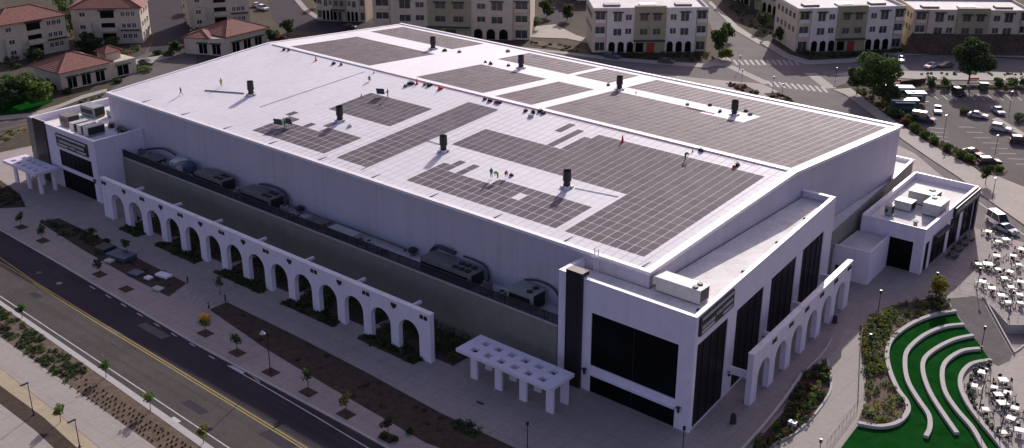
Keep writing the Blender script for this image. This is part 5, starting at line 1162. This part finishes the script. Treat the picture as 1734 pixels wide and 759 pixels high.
e_ = G(1545, 40, 4.9); f_ = G(1850, 20, 4.9); b_.add([tuple(P_[4]), tuple(P_[3]), (f_.x, f_.y, 4.9), (e_.x, e_.y, 4.9)], [(0, 1, 2, 3)])
b_.add([(P_[0].x, P_[0].y, 0), tuple(P_[4]), (e_.x, e_.y, 4.9), (e_.x, e_.y, 0)], [(0, 1, 2, 3)])
tag(b_.build('embankment', 'bank'), kind='structure')

def hip(e, O, u, L0, D, z, hh, over=.7, name='roof', mt='roof_tile'):
    u = Vector((u[0], u[1], 0)).normalized(); n = Vector((-u.y, u.x, 0)); O = Vector((O[0], O[1], 0)); r = min(L0, D)/2+over
    def p(a, b, z_): q = O+u*a+n*b; return (q.x, q.y, z_)
    if L0 >= D: r1, r2 = p(r-over, D/2, z+hh), p(L0+over-r, D/2, z+hh); top = [r1, r2]
    else: r1, r2 = p(L0/2, r-over, z+hh), p(L0/2, D+over-r, z+hh)
    c = [p(-over, -over, z), p(L0+over, -over, z), p(L0+over, D+over, z), p(-over, D+over, z)]
    b = MB()
    if L0 >= D: b.add(c+[r1, r2], [(0, 1, 5, 4), (1, 2, 5), (2, 3, 4, 5), (3, 0, 4)])
    else: b.add(c+[r1, r2], [(0, 1, 4), (1, 2, 5, 4), (2, 3, 5), (3, 0, 4, 5)])
    cb = [(x, y, z-.22) for x, y, _ in c]; b.add(c+cb, [(0, 4, 5, 1), (1, 5, 6, 2), (2, 6, 7, 3), (3, 7, 4, 0), (4, 7, 6, 5)])
    ob = rel(e, b).build(name, mt, e)
    b = MB()
    hips = [(c[0], r1), (c[1], r2 if L0 >= D else r1), (c[2], r2), (c[3], r1 if L0 >= D else r2), (r1, r2)]
    for x, y in hips: b.tube([(x[0], x[1], x[2]+.05), (y[0], y[1], y[2]+.05)], .13, 5)
    rel(e, b).build('ridge_tiles', 'leaf_red' if False else 'roof_tile', ob); return ob
def tiled_house(o, end, depth, h, label, name='tiled_house'):
    u, L0 = frame_of(o, end); e = empty(name, (o[0], o[1], 0), 0, label, 'house'); O = (o[0], o[1])
    b = MB(); b.obox(O, u, 0, L0, 0, depth, 0, h); rel(e, b).build('wall', 'stucco', e)
    b = MB(); b.obox(O, u, L0*.08, L0*.28, -1.0, -.003, 0, h*.62); rel(e, b).build('bay', 'stucco', e)
    hip(e, O, u, L0, depth, h, 3.0, .9)
    for zz in (1.0, h*.38, h*.70):
        win(e, O, u, L0*.42, L0*.62, zz+.2, zz+2.2, 'glass_black', 'wood_dark' if zz > h*.5 else None, None)
        for k in range(3): a = L0*.72+k*L0*.075; win(e, O, u, a, a+L0*.055, zz+.7, zz+2.0, 'glass', None, 'stucco_white')
        win(e, O, u, L0*.12, L0*.2, zz+.8, zz+2.0, 'glass', None, 'stucco_white', 1.0 if zz < h*.5 else 0)
    b = MB(); b.obox(O, u, L0*.40, L0*.66, -1.3, -.003, h*.36, h*.36+1.1); rel(e, b).build('balcony', 'stucco', e)
    b = MB(); b.obox(O, u, L0*.70, L0*.98, -.8, -.003, h*.36, h*.36+.3); rel(e, b).build('awning', 'wood_dark', e)
    u2 = Vector((-u.y, u.x, 0)); q = Vector((*O, 0))+u*L0
    for k in range(3):
        for zz in (1.0, h*.38, h*.7): win(e, (q.x, q.y), (u2.x, u2.y), depth*(.15+.28*k), depth*(.15+.28*k)+1.4, zz+.6, zz+2, 'glass', None, 'stucco_white')
    return e
tiled_house(g2(4, 106), g2(118, 84), 13, 10.6, 'tall cream house with red hipped roof at the left edge')
tiled_house(g2(128, 76), g2(243, 73), 13, 11.0, 'tall cream house with red roof behind the left clubhouse')
tiled_house(g2(322, 50), g2(424, 42), 12, 11.0, 'tall cream house behind the right clubhouse')
tiled_house(g2(-130, 90), g2(-20, 75), 13, 10.6, 'cream house partly outside the left edge')
def clubhouse(o, end, depth, h, label, tower):
    u, L0 = frame_of(o, end); e = empty('clubhouse', (o[0], o[1], 0), 0, label, 'clubhouse'); O = (o[0], o[1])
    b = MB(); b.obox(O, u, 0, L0, 0, depth, 0, h); rel(e, b).build('wall', 'stucco', e)
    hip(e, O, u, L0, depth, h, 3.0, .8)
    for k in range(3): a = L0*(.12+.28*k); win(e, O, u, a, a+L0*.18, .3, 3.1, 'glass_black', 'awning', 'stucco_white')
    q = Vector((*O, 0)); n = Vector((-u.y, u.x, 0)); q2 = q+n*depth
    win(e, (q2.x, q2.y), (-n.x, -n.y), depth*.45, depth*.6, 1.2, 2.6, 'glass', None, 'stucco_white')
    if tower:
        t0 = q+u*(L0+.01)+n*1.0; b = MB(); b.obox(t0, u, 0, 8.5, 0, 8, 0, h-.8); b.obox(t0, u, 1.5, 6, 3, 7, h-.79, h+1.4); rel(e, b).build('wing', 'stucco', e)
        hip(e, (t0+u*1.5+n*3)[:2], u, 4.5, 4, h+1.4, 1.4, .6, 'tower_roof'); win(e, (t0.x, t0.y), (u.x, u.y), 2.5, 6, .3, 3.0, 'glass_black', 'awning', 'stucco_white')
    return e
clubhouse(g2(106, 155), g2(190, 135), 13, 5.0, 'single-storey clubhouse with red hipped roof and small tower at left', True)
clubhouse(g2(386, 93), g2(453, 76), 13, 5.4, 'single-storey clubhouse with red hipped roof behind the roof edge', False)
e = empty('clubhouse_porch', (*g2(312, 88), 0), 0, 'cream flat-roofed entrance wing left of the clubhouse behind the roof edge', 'building')
O = g2(314, 91); u, L0 = frame_of(O, g2(384, 95)); b_ = MB(); b_.obox(O, u, 0, L0, 0, 9, 0, 5.0); part(e, b_, 'wall', 'stucco'); hip(e, O, u, L0*.6, 9, 5.0, 1.4, .5)
for k in range(2): win(e, O, u, L0*(.35+.32*k), L0*(.35+.32*k)+2.6, .3, 3.2, 'glass_black', 'awning', 'stucco_white')

# ------------------------------------------------------------------ vehicles
def car_mesh(kind, paint, name='car'):
    e = empty(name)
    if kind == 'suv': L1, W1, H1 = 4.8, 1.95, 1.75
    elif kind == 'van': L1, W1, H1 = 5.6, 2.1, 2.4
    else: L1, W1, H1 = 4.6, 1.85, 1.45
    x0, x1 = -L1/2, L1/2
    if kind == 'van': lower = [(x0, .35), (x0, 1.15), (x1-1.1, 1.25), (x1-.15, 1.0), (x1, .75), (x1, .35)]; cab = [(x0+.02, 1.15), (x0+.12, H1-.08), (x0+.4, H1), (x1-2.2, H1), (x1-1.1, 1.27)]
    elif kind == 'suv': lower = [(x0, .35), (x0+.02, 1.0), (x0+.15, 1.08), (x1-1.3, 1.08), (x1-.15, .92), (x1, .7), (x1, .35)]; cab = [(x0+.15, 1.07), (x0+.45, H1-.05), (x0+.8, H1), (x1-2.3, H1), (x1-1.35, 1.09)]
    else: lower = [(x0, .3), (x0+.02, .8), (x0+.2, .95), (x1-1.3, .95), (x1-.2, .8), (x1, .6), (x1, .3)]; cab = [(x0+.5, .94), (x0+1.2, H1-.02), (x1-2.4, H1), (x1-1.3, .96)]
    def ext(prof, w0, w1, m):
        k = len(prof); zm = max(z for _, z in prof); zn = min(z for _, z in prof); b = MB(); vs = []
        for s in (-1, 1):
            for x, z in prof: w = w0+(w1-w0)*((z-zn)/(zm-zn)); vs.append((x, s*w/2, z))
        b.add(vs, [tuple(range(k)), tuple(range(2*k-1, k-1, -1))]+[((i+1) % k, i, k+i, k+(i+1) % k) for i in range(k)], m); return b
    b = ext(lower, W1, W1*.94, paint); body = b.build('body', None, e)
    b = ext(cab, W1*.93, W1*.76, 'car_glass'); b.build('glazing', None, e)
    b = MB(); zt = H1; rx = [x for x, z in cab if z > H1-.1]; ra, rb = min(rx)+.03, max(rx)-.03; b.box(ra, rb, -W1*.385, W1*.385, zt-.05, zt+.025)
    for s in (-1, 1):
        for (p, q) in ((cab[0], [c for c in cab if c[1] > H1-.1][0]), (cab[-1], [c for c in cab if c[1] > H1-.1][-1])):
            b.tube([(p[0], s*W1*.465, p[1]), (q[0], s*W1*.385, q[1])], .06, 5)
        mx = (ra+rb)/2; b.tube([(mx, s*W1*.468, cab[0][1]), (mx, s*W1*.385, zt)], .05, 5)
    b.build('roof', paint, e)
    for x in (x0+.85, x1-.9):
        for s in (-1, 1):
            vs = MB(); r = .34 if kind != 'van' else .38; n = 14; y0, y1 = s*(W1/2-.2), s*(W1/2+.02)
            vv = [(x+r*math.cos(2*math.pi*i/n), y0, r+r*math.sin(2*math.pi*i/n)) for i in range(n)]+[(x+r*math.cos(2*math.pi*i/n), y1, r+r*math.sin(2*math.pi*i/n)) for i in range(n)]
            vs.add(vv, [tuple(range(n)), tuple(range(2*n-1, n-1, -1))]+[(i, (i+1) % n, n+(i+1) % n, n+i) for i in range(n)]); w = vs.build('wheel', 'tyre', e)
            rm = MB(); rr = .2; y2 = s*(W1/2+.03); rm.add([(x+rr*math.cos(2*math.pi*i/n), y2, r+rr*math.sin(2*math.pi*i/n)) for i in range(n)], [tuple(range(n))]); rm.build('rim', 'rim', w)
    for s in (-1, 1):
        b = MB(); b.box(x1-.08, x1+.015, s*W1*.30, s*W1*.44, .62, .76); b.build('headlight', 'lamp_glass', e)
        b = MB(); b.box(x0-.015, x0+.06, s*W1*.32, s*W1*.45, .72, .9); b.build('taillight', 'red', e)
    return e
protos = {}
def car(kind, paint, x, y, heading_px, label, group='cars in the parking lot', z=.03):
    g = G(x, y); h = G(x+heading_px[0], y+heading_px[1]); r = math.atan2(h.y-g.y, h.x-g.x)
    k = (kind, paint); nm = {'suv': 'parked_suv', 'van': 'parked_van', 'sedan': 'parked_car'}[kind]
    if k not in protos: protos[k] = car_mesh(kind, paint, nm); o = protos[k]
    else: o = copy_tree(protos[k])
    o.location = (g.x, g.y, z); o.rotation_euler.z = r; o['label'] = label; o['category'] = 'van' if kind == 'van' else 'car'; o['group'] = group
    return o
car('sedan', 'car_white', 1587, 190, (2, 10), 'white car driving down the aisle beside the dark van')
car('van', 'car_blue', 1563, 206, (12, 2), 'dark blue van with white roof rack parked by the hedge corner')
car('sedan', 'car_silver', 1656, 199, (12, 2), 'silver car in the middle of the lot near the tree shadow')
car('sedan', 'car_silver', 1690, 192, (10, 7), 'silver car at the back row near the bushes')
car('suv', 'car_silver', 1694, 222, (12, 2), 'silver SUV in the middle right of the lot')
car('suv', 'car_black', 1728, 243, (12, 1), 'black car with white roof at the right edge of the lot')
car('sedan', 'car_black', 1647, 263, (12, 4), 'black car with pale bonnet next to the hedge')
car('suv', 'car_black', 1675, 279, (12, 0), 'black SUV closest to the pavement')
car('suv', 'car_black', 1623, 161, (10, 6), 'black SUV under the large dark tree')
gR = 'cars on the back streets'
car('sedan', 'car_white', 1576, 115, (-12, 3), 'white car driving on the upper right road', gR, .03); car('sedan', 'car_grey', 1601, 114, (-12, 1), 'dark grey car behind the white one on the upper road', gR)
car('sedan', 'car_white', 1525, 104, (3, 8), 'white car turning off the road below the right block', gR); car('sedan', 'car_blue', 1508, 102, (6, 5), 'dark blue car beside the turning white one', gR)
car('suv', 'car_blue', 1036, 99, (12, 2), 'dark blue SUV parked in front of the arched block', gR); car('sedan', 'car_black', 1128, 107, (12, 1), 'dark car parked near the arched block entrance', gR)
car('suv', 'car_white', 1445, 18, (10, 1), 'white car', gR) if False else None
car('suv', 'car_white', 446, 17, (12, 3), 'white SUV parked on the lane at top left', gR); car('sedan', 'car_white', 436, 12, (12, 3), 'white car parked beside the SUV at top left', gR); car('sedan', 'car_black', 592, 48, (12, 1), 'dark car on the lane behind the far roof corner', gR)
car('sedan', 'car_grey', 248, 109, (8, 1), 'dark grey car parked beside the left clubhouse', gR)
car('van', 'car_white', 1690, 382, (12, 8), 'white van parked at the kerb above the dining terrace', gR); car('sedan', 'car_silver', 1703, 393, (12, 5), 'silver car parked behind the white van at the dining terrace', gR)
# trailers / food trucks
def trailer(x, y, r, L1, label, body='car_teal'):
    g = G(x, y); e = empty('food_trailer', (g.x, g.y, .03), r, label, 'trailer', 'food trailers in the parking lot corner')
    b = MB(); b.box(-L1/2, L1/2, -1.2, 1.2, .6, 2.9); b.build('body', body, e); b = MB(); b.box(-L1/2-.1, L1/2+.1, -1.3, 1.3, 2.9, 3.05); b.box(-1, -.2, -.4, .4, 3.05, 3.3); b.build('roof', 'cap_white', e)
    b = MB(); b.box(-L1/2+.8, L1/2-1.2, -1.23, -1.2, 1.5, 2.5); b.build('serving_hatch', 'grille', e); b = MB(); b.box(-L1/2+.7, L1/2-1.1, -2.1, -1.23, 2.55, 2.65); b.build('awning', 'cap_white', e)
    for s in (-1, 1):
        for k in (-.5, .5):
            b = MB(); n = 12; b.add([(k+.38*math.cos(2*math.pi*i/n), s*.95, .38+.38*math.sin(2*math.pi*i/n)) for i in range(n)]+[(k+.38*math.cos(2*math.pi*i/n), s*1.22, .38+.38*math.sin(2*math.pi*i/n)) for i in range(n)], [tuple(range(n)), tuple(range(2*n-1, n-1, -1))]+[(i, (i+1) % n, n+(i+1) % n, n+i) for i in range(n)]); b.build('wheel', 'tyre', e)
    b = MB(); b.box(L1/2, L1/2+1.2, -.06, .06, .5, .62); b.build('drawbar', 'black_metal', e); return e
trailer(1529, 188, .65, 6.4, 'dark green food trailer with white roof, nearest the corner trees'); trailer(1520, 166, .65, 7.0, 'pale food trailer behind the green one', 'hvac_dark'); trailer(1548, 176, .65, 4.6, 'grey box trailer to the right of the two food trailers', 'car_grey')
for (x, y, lb) in ((1516, 142, 'orange and white road barrier left of the trailers'), (1648, 139, 'orange road barrier right of the large dark tree'), (1712, 140, 'orange road barrier at the far right')):
    g = G(x, y); e = empty('road_barrier', (g.x, g.y, .14), .65, lb, 'barrier', 'orange barriers beside the upper road'); b = MB(); b.box(-1.4, 1.4, -.08, .08, .5, 1.1); b.build('board', 'orange', e)
    for s in (-1.2, 1.2): b = MB(); b.box(s-.05, s+.05, -.4, .4, 0, .08); b.box(s-.04, s+.04, -.04, .04, .08, 1.1); b.build('leg', 'cap_white', e)
g = G(1665, 152); e = empty('utility_cabinet', (g.x, g.y, .1), .6, 'pale green utility cabinet in the hedge of the parking lot', 'cabinet'); b = MB(); b.box(-1, 1, -.7, .7, 0, 1.7); b.build('casing', 'leaf_grey', e); b = MB(); b.box(-1.08, 1.08, -.78, .78, 1.7, 1.8); b.build('lid', 'hvac', e)
g = G(1538, 144); b_ = MB(); u, L0 = frame_of(g2(1524, 146), g2(1567, 141)); b_.obox(g2(1524, 146), u, 0, L0, 0, .3, 0, 1.3); tag(b_.build('dark_wall', 'bank'), 'low dark wall behind the food trailers', 'wall')
b_ = MB(); u, L0 = frame_of(g2(1572, 148), g2(1740, 150)); b_.obox(g2(1572, 148), u, 0, L0, 0, .3, 0, .9); tag(b_.build('garden_wall', 'stucco_white'), 'low pale wall behind the parking lot hedge', 'wall')

# ------------------------------------------------------------------ lamps and posts
def lamp(x, y, ytop, label, head='box', base_z=PZ, group='slim black lamp posts'):
    g = G(x, y, base_z); lo_, hi = 0, 20
    for _ in range(30):
        m_ = (lo_+hi)/2; p = Vector((g.x, g.y, base_z+m_))-CAM; yy = 379.5-FPX*p.dot(upv)/p.dot(fw)
        if yy > ytop: lo_ = m_
        else: hi = m_
    h = lo_; e = empty('lamp_post', (g.x, g.y, base_z), 0, label, 'lamp post', group)
    b = MB(); b.cyl(0, 0, 0, .15, .18, .16, 10); b.cyl(0, 0, .15, h-.15, .07, .05, 8); b.build('pole', 'black_metal', e)
    if head == 'box': b = MB(); b.box(-.14, .14, -.14, .14, h-.5, h); b.box(-.17, .17, -.17, .17, h, h+.05); b.build('lantern', 'black_metal', e)
    elif head == 'bell': 
        b = MB(); b.tube([(0, 0, h-.3), (.0, -.3, h), (0, -.7, h-.1)], .04, 6); b.build('arm', 'black_metal', e)
        b = MB(); b.cyl(0, -.7, h-.55, h-.15, .42, .12, 12); b.build('lamp_shade', 'lamp_glass', e)
    else: b = MB(); b.box(-.15, .15, -1.0, .1, h-.12, h); b.build('lamp_head', 'black_metal', e)
    return e
lamp(458, 630, 556, 'tall lamp post with white bell shade in the front walk', 'bell')
for q, lb in (((893, 768, 714), 'black lamp post at the bottom of the plaza left of the near lobby'), ((1156, 764, 723), 'black lamp post in front of the near lobby corner'), ((1487, 527, 492), 'black lamp post at the top left of the amphitheatre bed'), ((1469, 606, 566), 'black lamp post beside the sunlit path'), ((1583, 494, 462), 'black lamp post beside the yellow-green small tree'), ((1654, 491, 454), 'black lamp post at the corner of the dining terrace'), ((1708, 540, 493), 'black lamp post on the terrace edge above the stair well'), ((1662, 588, 553), 'black lamp post at the top end of the seat steps'), ((1656, 704, 625), 'tall black lamp post on the lawn rim beside the lower court'), ((1691, 748, 664), 'tall black lamp post at the bottom right of the court'), ((1386, 779, 744), 'short black lamp post at the bottom of the sunlit path'), ((57, 703, 648), 'black lamp post in the bottom left mulch strip, left one'), ((135, 757, 710), 'black lamp post in the bottom left mulch strip, right one')):
    lamp(*q, lb, 'box' if q[0] > 200 else 'arm')
for q, lb in (((1597, 237, 194), 'slim parking lot light left of the two silver cars'), ((1708, 194, 154), 'slim parking lot light behind the silver cars'), ((1684, 267, 228), 'slim parking lot light near the black cars'), ((1680, 338, 300), 'slim lamp on the pavement beside the parking lot')): lamp(*q, lb, 'arm', .03, 'parking lot lights')
# traffic lights
for (x, y, t, lb) in ((1252, 118, 95, 'traffic signal pole at the left corner of the crossing'), (1308, 158, 130, 'traffic signal pole at the arena corner of the crossing'), (1324, 166, 142, 'second traffic signal pole at the arena corner'), (1256, 137, 118, 'traffic signal pole on the pavement behind the roof edge'), (1415, 135, 115, 'traffic signal pole on the right side of the crossing')):
    e = lamp(x, y, t, lb, 'box', .1, 'signal poles at the crossing'); e.name = 'signal_pole'

# ------------------------------------------------------------------ terrace furniture
def make_table(round_=False):
    e = empty('dining_table'); b = MB()
    if round_: b.cyl(0, 0, .72, .76, .6, .6, 16)
    else: b.box(-.62, .62, -.62, .62, .72, .77)
    b.build('tabletop', 'table_top', e); b = MB(); b.cyl(0, 0, 0, .72, .05, .05, 8); b.cyl(0, 0, 0, .04, .3, .3, 10); b.build('pedestal', 'black_metal', e); return e
def chair_mb():
    b = MB(); b.box(-.25, .25, -.25, .25, .42, .47); b.box(-.25, .25, .2, .25, .47, .92)
    for sx in (-.22, .22):
        for sy in (-.22, .22): b.box(sx-.025, sx+.025, sy-.025, sy+.025, 0, .42)
    b.box(-.27, -.22, -.2, .25, .62, .66); b.box(.22, .27, -.2, .25, .62, .66); return b
tb = make_table(); cw = chair_mb().build('chair', 'chair_white'); cdk = chair_mb().build('chair', 'chair_dark'); used = {}
tabs = [((1674, 391), 0, 1.0, 'white table at the top of the dining terrace by the annex'), ((1703, 404), 0, 1.0, 'white table below the silver parked car'), ((1688, 432), 1, 1.0, 'white table among dark chairs in the middle of the dining terrace'), ((1673, 446), 1, 1.35, 'largest white table of the dining terrace among dark chairs'), ((1731, 421), 1, 1.1, 'white table at the right edge of the dining terrace'), ((1725, 447), 0, .8, 'small white table on the right of the terrace, upper'), ((1711, 459), 0, .9, 'small white table right of the largest one'), ((1701, 470), 0, .9, 'small white table below the largest one'),
        ((1664, 476), 0, 1.0, 'white table at the terrace corner lamp'), ((1680, 487), 0, 1.0, 'second white table from the corner lamp along the terrace edge'), ((1696, 499), 0, 1.0, 'third white table from the corner lamp along the terrace edge'), ((1708, 511), 0, .9, 'last white table before the terrace edge lamp'), ((1728, 476), 0, .9, 'small white table right of the terrace rows'), ((1727, 498), 0, .9, 'white table at the right near corner of the terrace'),
        ((1663, 629), 1, 1.0, 'white table inside the topmost curve of the lower court'), ((1699, 642), 1, 1.1, 'white table at the top of the lower court row'), ((1691, 667), 1, 1.0, 'second white table down the lower court row'), ((1698, 681), 1, 1.2, 'wide white table in the middle of the lower court row'), ((1669, 692), 0, .8, 'small white table beside the tall court lamp'), ((1712, 707), 0, 1.0, 'white table low in the lower court row'), ((1726, 727), 0, 1.0, 'white table at the bottom right corner of the court'), ((1699, 731), 0, .8, 'small white table near the bottom right lamp'), ((1649, 652), 0, .9, 'white table hugging the curved seat rim'),
        ((1716, 432), 1, .9, 'white table between the two groups of dark chairs on the terrace'), ((1690, 455), 1, .8, 'small table tucked right below the largest white one'), ((1716, 388), 0, .9, 'white table at the kerb beside the parked cars'), ((1690, 408), 0, .8, 'small white table under the topmost terrace table'), ((1657, 446), 1, .9, 'white table left of the largest one among dark chairs'), ((1712, 485), 0, .9, 'white table behind the terrace edge rows'), ((1728, 512), 0, .8, 'small white table nearest the white well wall'),
        ((1706, 664), 1, .9, 'small table right of the second court table'), ((1719, 690), 1, .9, 'small table at the right of the wide court table'), ((1684, 655), 1, .8, 'small table at the left of the court row top')]
first = True
for i, ((x, y), dark, s, lb) in enumerate(tabs):
    g = G(x, y, PZ+.8); o = put(tb, first, (g.x, g.y, PZ+.012), random.uniform(0, .8), lb, 'white dining tables'); o['category'] = 'table'; o.scale = (s*.9, s*.9, 1); first = False
    for k in range(4):
        a = o.rotation_euler.z+k*math.pi/2+random.uniform(-.15, .15); r = .62*s+.35
        src = cdk if (dark or (k+i) % 3 == 0) else cw
        c = src if src.name not in used else src.copy()
        if src.name in used: C.objects.link(c)
        used[src.name] = 1
        c.location = (g.x+r*math.cos(a), g.y+r*math.sin(a), PZ+.012); c.rotation_euler.z = a-math.pi/2
        tag(c, ('dark' if src is cdk else 'pale')+' chair pulled up to the '+lb[0:], 'chair', ('dark' if src is cdk else 'pale')+' chairs at the '+lb)
        w_ = c['label'].split()
        if len(w_) > 16: c['label'] = ' '.join(w_[:16])
# dark lounge furniture by the annex
for i, (x, y, lb) in enumerate(((1612, 437, 'dark bench seat at the annex corner, nearest the camera'), (1620, 426, 'dark picnic table beside the annex shopfront, nearer one'), (1630, 416, 'dark picnic table beside the annex shopfront, middle one'), (1640, 408, 'dark picnic table beside the annex shopfront, farthest one'))):
    g = G(x, y); e = empty('picnic_table', (g.x, g.y, PZ), -.1, lb, 'picnic table', 'dark tables beside the annex'); b = MB(); b.box(-.9, .9, -.4, .4, .7, .76); b.build('tabletop', 'chair_dark', e)
    for s in (-1, 1): b = MB(); b.box(-.9, .9, s*.75-.15, s*.75+.15, .42, .47); b.build('bench', 'chair_dark', e); b = MB(); b.box(s*.7-.05, s*.7+.05, -.75, .75, 0, .42); b.box(s*.7-.05, s*.7+.05, -.08, .08, .42, .7); b.build('leg', 'chair_dark', e)
# rim pots along the lower court
for i, (x, y) in enumerate(((1652, 634), (1644, 646), (1640, 660), (1642, 672), (1646, 684), (1650, 694), (1670, 720), (1678, 729), (1686, 738), (1660, 625), (1674, 622))):
    g = G(x, y); e = empty('planter_pot', (g.x, g.y, PZ+.012), 0, 'small dark planter pot with pale plant along the curved court rim', 'planter', 'planter pots along the curved court rim'); b = MB(); b.cyl(0, 0, 0, .5, .28, .36, 12); b.build('pot', 'chair_dark', e)
    v, f = leaves(60, [(0, 0, .7, .35, .35, .3)], .1, 300+i); b = MB(); b.v = [tuple(q) for q in v]; b.f = f; b.m = [0]*len(f); b.build('plant', 'leaf_grey', e)
# railings of the terrace edge and stair
def railing(px, label, h=1.05, rm='galv'):
    P = [G(*q) for q in px]; e = empty('railing', (P[0].x, P[0].y, PZ), 0, label, 'railing')
    b = MB(); b.tube([(p.x-P[0].x, p.y-P[0].y, h) for p in P], .035, 5); b.tube([(p.x-P[0].x, p.y-P[0].y, h*.5) for p in P], .02, 5); b.build('handrail', rm, e)
    b = MB()
    for i in range(len(P)-1):
        n = max(1, int((P[i+1]-P[i]).length/1.3))
        for k in range(n+1): q = P[i].lerp(P[i+1], k/n)-P[0]; b.cyl(q.x, q.y, 0, h, .025, .025, 6)
    b.build('posts', rm, e)
railing([(1600, 482), (1625, 489), (1652, 494)], 'pale railing across the plaza corner below the terrace'); railing([(1653, 493), (1706, 545), (1740, 546)], 'metal railing along the dining terrace edge above the stair well')
railing([(1457, 575), (1454, 640), (1452, 690), (1400, 759)], 'thin dark handrail along the sunlit path', 1.0, 'hvac_dark') 
# bins, hydrant, bicycle racks, pallets
for (x, y, h, m_, nm, lb, cat) in ((1413, 548, 1.3, 'chair_dark', 'litter_bin', 'dark litter bin at the foot of the side arcade', 'bin'), (1241, 718, 1.5, 'chair_dark', 'litter_bin', 'dark tapered litter bin on the side plaza near the lobby corner', 'bin'), (681, 603, 1.1, 'chair_dark', 'litter_bin', 'dark litter bin by the last arch of the front arcade', 'bin')):
    g = G(x, y); e = empty(nm, (g.x, g.y, PZ), 0, lb, cat); b = MB(); b.cyl(0, 0, 0, h*.8, .42, .36, 12); b.build('body', m_, e); b = MB(); b.cyl(0, 0, h*.8, h, .38, .15, 12); b.build('lid', 'grille', e)
g = G(347, 545); e = empty('cable_reel', (g.x, g.y, PZ), .3, 'orange-yellow cart with round drum at the head of the long planting bed', 'cart'); b = MB(); b.box(-.7, .7, -.5, .5, .3, 1.0); b.build('body', 'yellow', e); b = MB(); b.cyl(0, 0, 1.0, 1.3, .35, .35, 12); b.build('drum', 'yellow', e)
for s in (-.5, .5): b = MB(); b.box(s-.08, s+.08, -.55, .55, 0, .32); b.build('wheel', 'tyre', e)
rack0 = None
for i in range(8):
    x = 300+i*7.5; y = 505+i*4.0; g = G(x, y)
    if rack0 is None:
        b = MB(); b.tube(smooth_line([Vector((0, -.9, 0)), Vector((0, -.85, .7)), Vector((0, 0, .95)), Vector((0, .85, .7)), Vector((0, .9, 0))], 5), .04, 6); rack0 = b.build('bicycle_rack', 'galv'); o = rack0
    else: o = rack0.copy(); C.objects.link(o)
    o.location = (g.x, g.y+1.2, PZ-.02); o.rotation_euler.z = .25; tag(o, 'thin curved metal bicycle rack between the two planting beds', 'bicycle rack', 'bicycle racks between the planting beds')
for (x, y, sx, sy, h, m_, nm, lb) in ((206, 438, 2.4, 1.4, .7, 'blue_tarp', 'covered_pallet', 'pallet under a dark blue cover in the left planting bed'), (178, 427, 1.4, 1.2, .9, 'chair_dark', 'covered_pallet', 'dark covered pallet left of the blue one'), (278, 470, 1.4, .7, .35, 'cap_white', 'board_stack', 'stack of white boards at the right of the left planting bed'), (231, 466, 1.2, .9, .3, 'blue_tarp', 'board_stack', 'low bluish board stack below the blue pallet'), (252, 474, .6, .5, .3, 'cap_white', 'board_stack', 'small white block in the left planting bed'), (268, 492, .9, .6, .25, 'kerb', 'board_stack', 'low pale slab stack at the kerb end of the left planting bed'), (186, 445, .8, .6, .3, 'kerb', 'board_stack', 'small pale slab below the dark covered pallet')):
    g = G(x, y); e = empty(nm, (g.x, g.y, PZ), .15, lb, 'pallet' if 'pallet' in nm else 'boards', ); b = MB(); b.box(-sx, sx, -sy, sy, .12, h+.12); b.build('load', m_, e)
    b = MB()
    for k in (-1, 0, 1): b.box(-sx*.95, sx*.95, k*sy*.8-.08, k*sy*.8+.08, 0, .118)
    b.build('pallet', 'timber', e)
for i, (x, y, t, lb) in enumerate(((318, 480, 466, 'dark bollard at the right tip of the left planting bed'), (354, 524, 512, 'dark bollard at the head of the long planting bed'), (382, 511, 498, 'dark bollard at the plaza side of the long planting bed'))): 
    g = G(x, y); b = MB(); b.cyl(0, 0, 0, 1.0, .12, .12, 10); b.cyl(0, 0, 1.0, 1.15, .15, .06, 10); o = b.build('bollard', 'black_metal'); o.location = (g.x, g.y, PZ); tag(o, lb, 'bollard')
g = G(1341, 724); e = MB(); e.box(-.5, .5, -.3, .3, 0, .7); e.box(-.55, .55, -.35, .35, .7, .78); o = e.build('utility_box', 'cap_white'); o.location = (g.x, g.y, PZ); tag(o, 'small white utility box among the shrubs of the lobby bed', 'utility box')

# ------------------------------------------------------------------ light
w = bpy.data.worlds.new('World'); S.world = w; w.use_nodes = True; nt = w.node_tree; bg = nt.nodes['Background']
sky = nt.nodes.new('ShaderNodeTexSky'); sky.sky_type = 'NISHITA'; sky.sun_disc = False
EL, AZ = R_(24.2), R_(-22.0)   # sun behind the far side of the arena, slightly to the left
sky.sun_elevation = EL; sky.sun_rotation = AZ; sky.air_density = 1.0; sky.dust_density = 2.5; sky.ozone_density = 1.5
tint = nt.nodes.new('ShaderNodeMix'); tint.data_type = 'RGBA'; tint.blend_type = 'MULTIPLY'; tint.inputs['Factor'].default_value = 1; tint.inputs[7].default_value = (1.06, .83, .95, 1)
nt.links.new(sky.outputs[0], tint.inputs[6]); nt.links.new(tint.outputs[2], bg.inputs['Color']); bg.inputs['Strength'].default_value = .135
sd = bpy.data.lights.new('sun', 'SUN'); sd.energy = 4.2; sd.angle = R_(.5); sd.color = (1, .965, .925); so = bpy.data.objects.new('sun', sd); C.objects.link(so)
d = Vector((math.sin(AZ)*math.cos(EL), math.cos(AZ)*math.cos(EL), math.sin(EL)))
so.rotation_euler = d.to_track_quat('Z', 'Y').to_euler(); so.location = (0, 0, 120)
vs_ = S.view_settings; vs_.view_transform = 'Standard'; vs_.look = 'None'; vs_.exposure = 0.0; vs_.gamma = 1; vs_.use_curve_mapping = False
S.render.engine = 'CYCLES'; S.render.resolution_x = 1024; S.render.resolution_y = 448
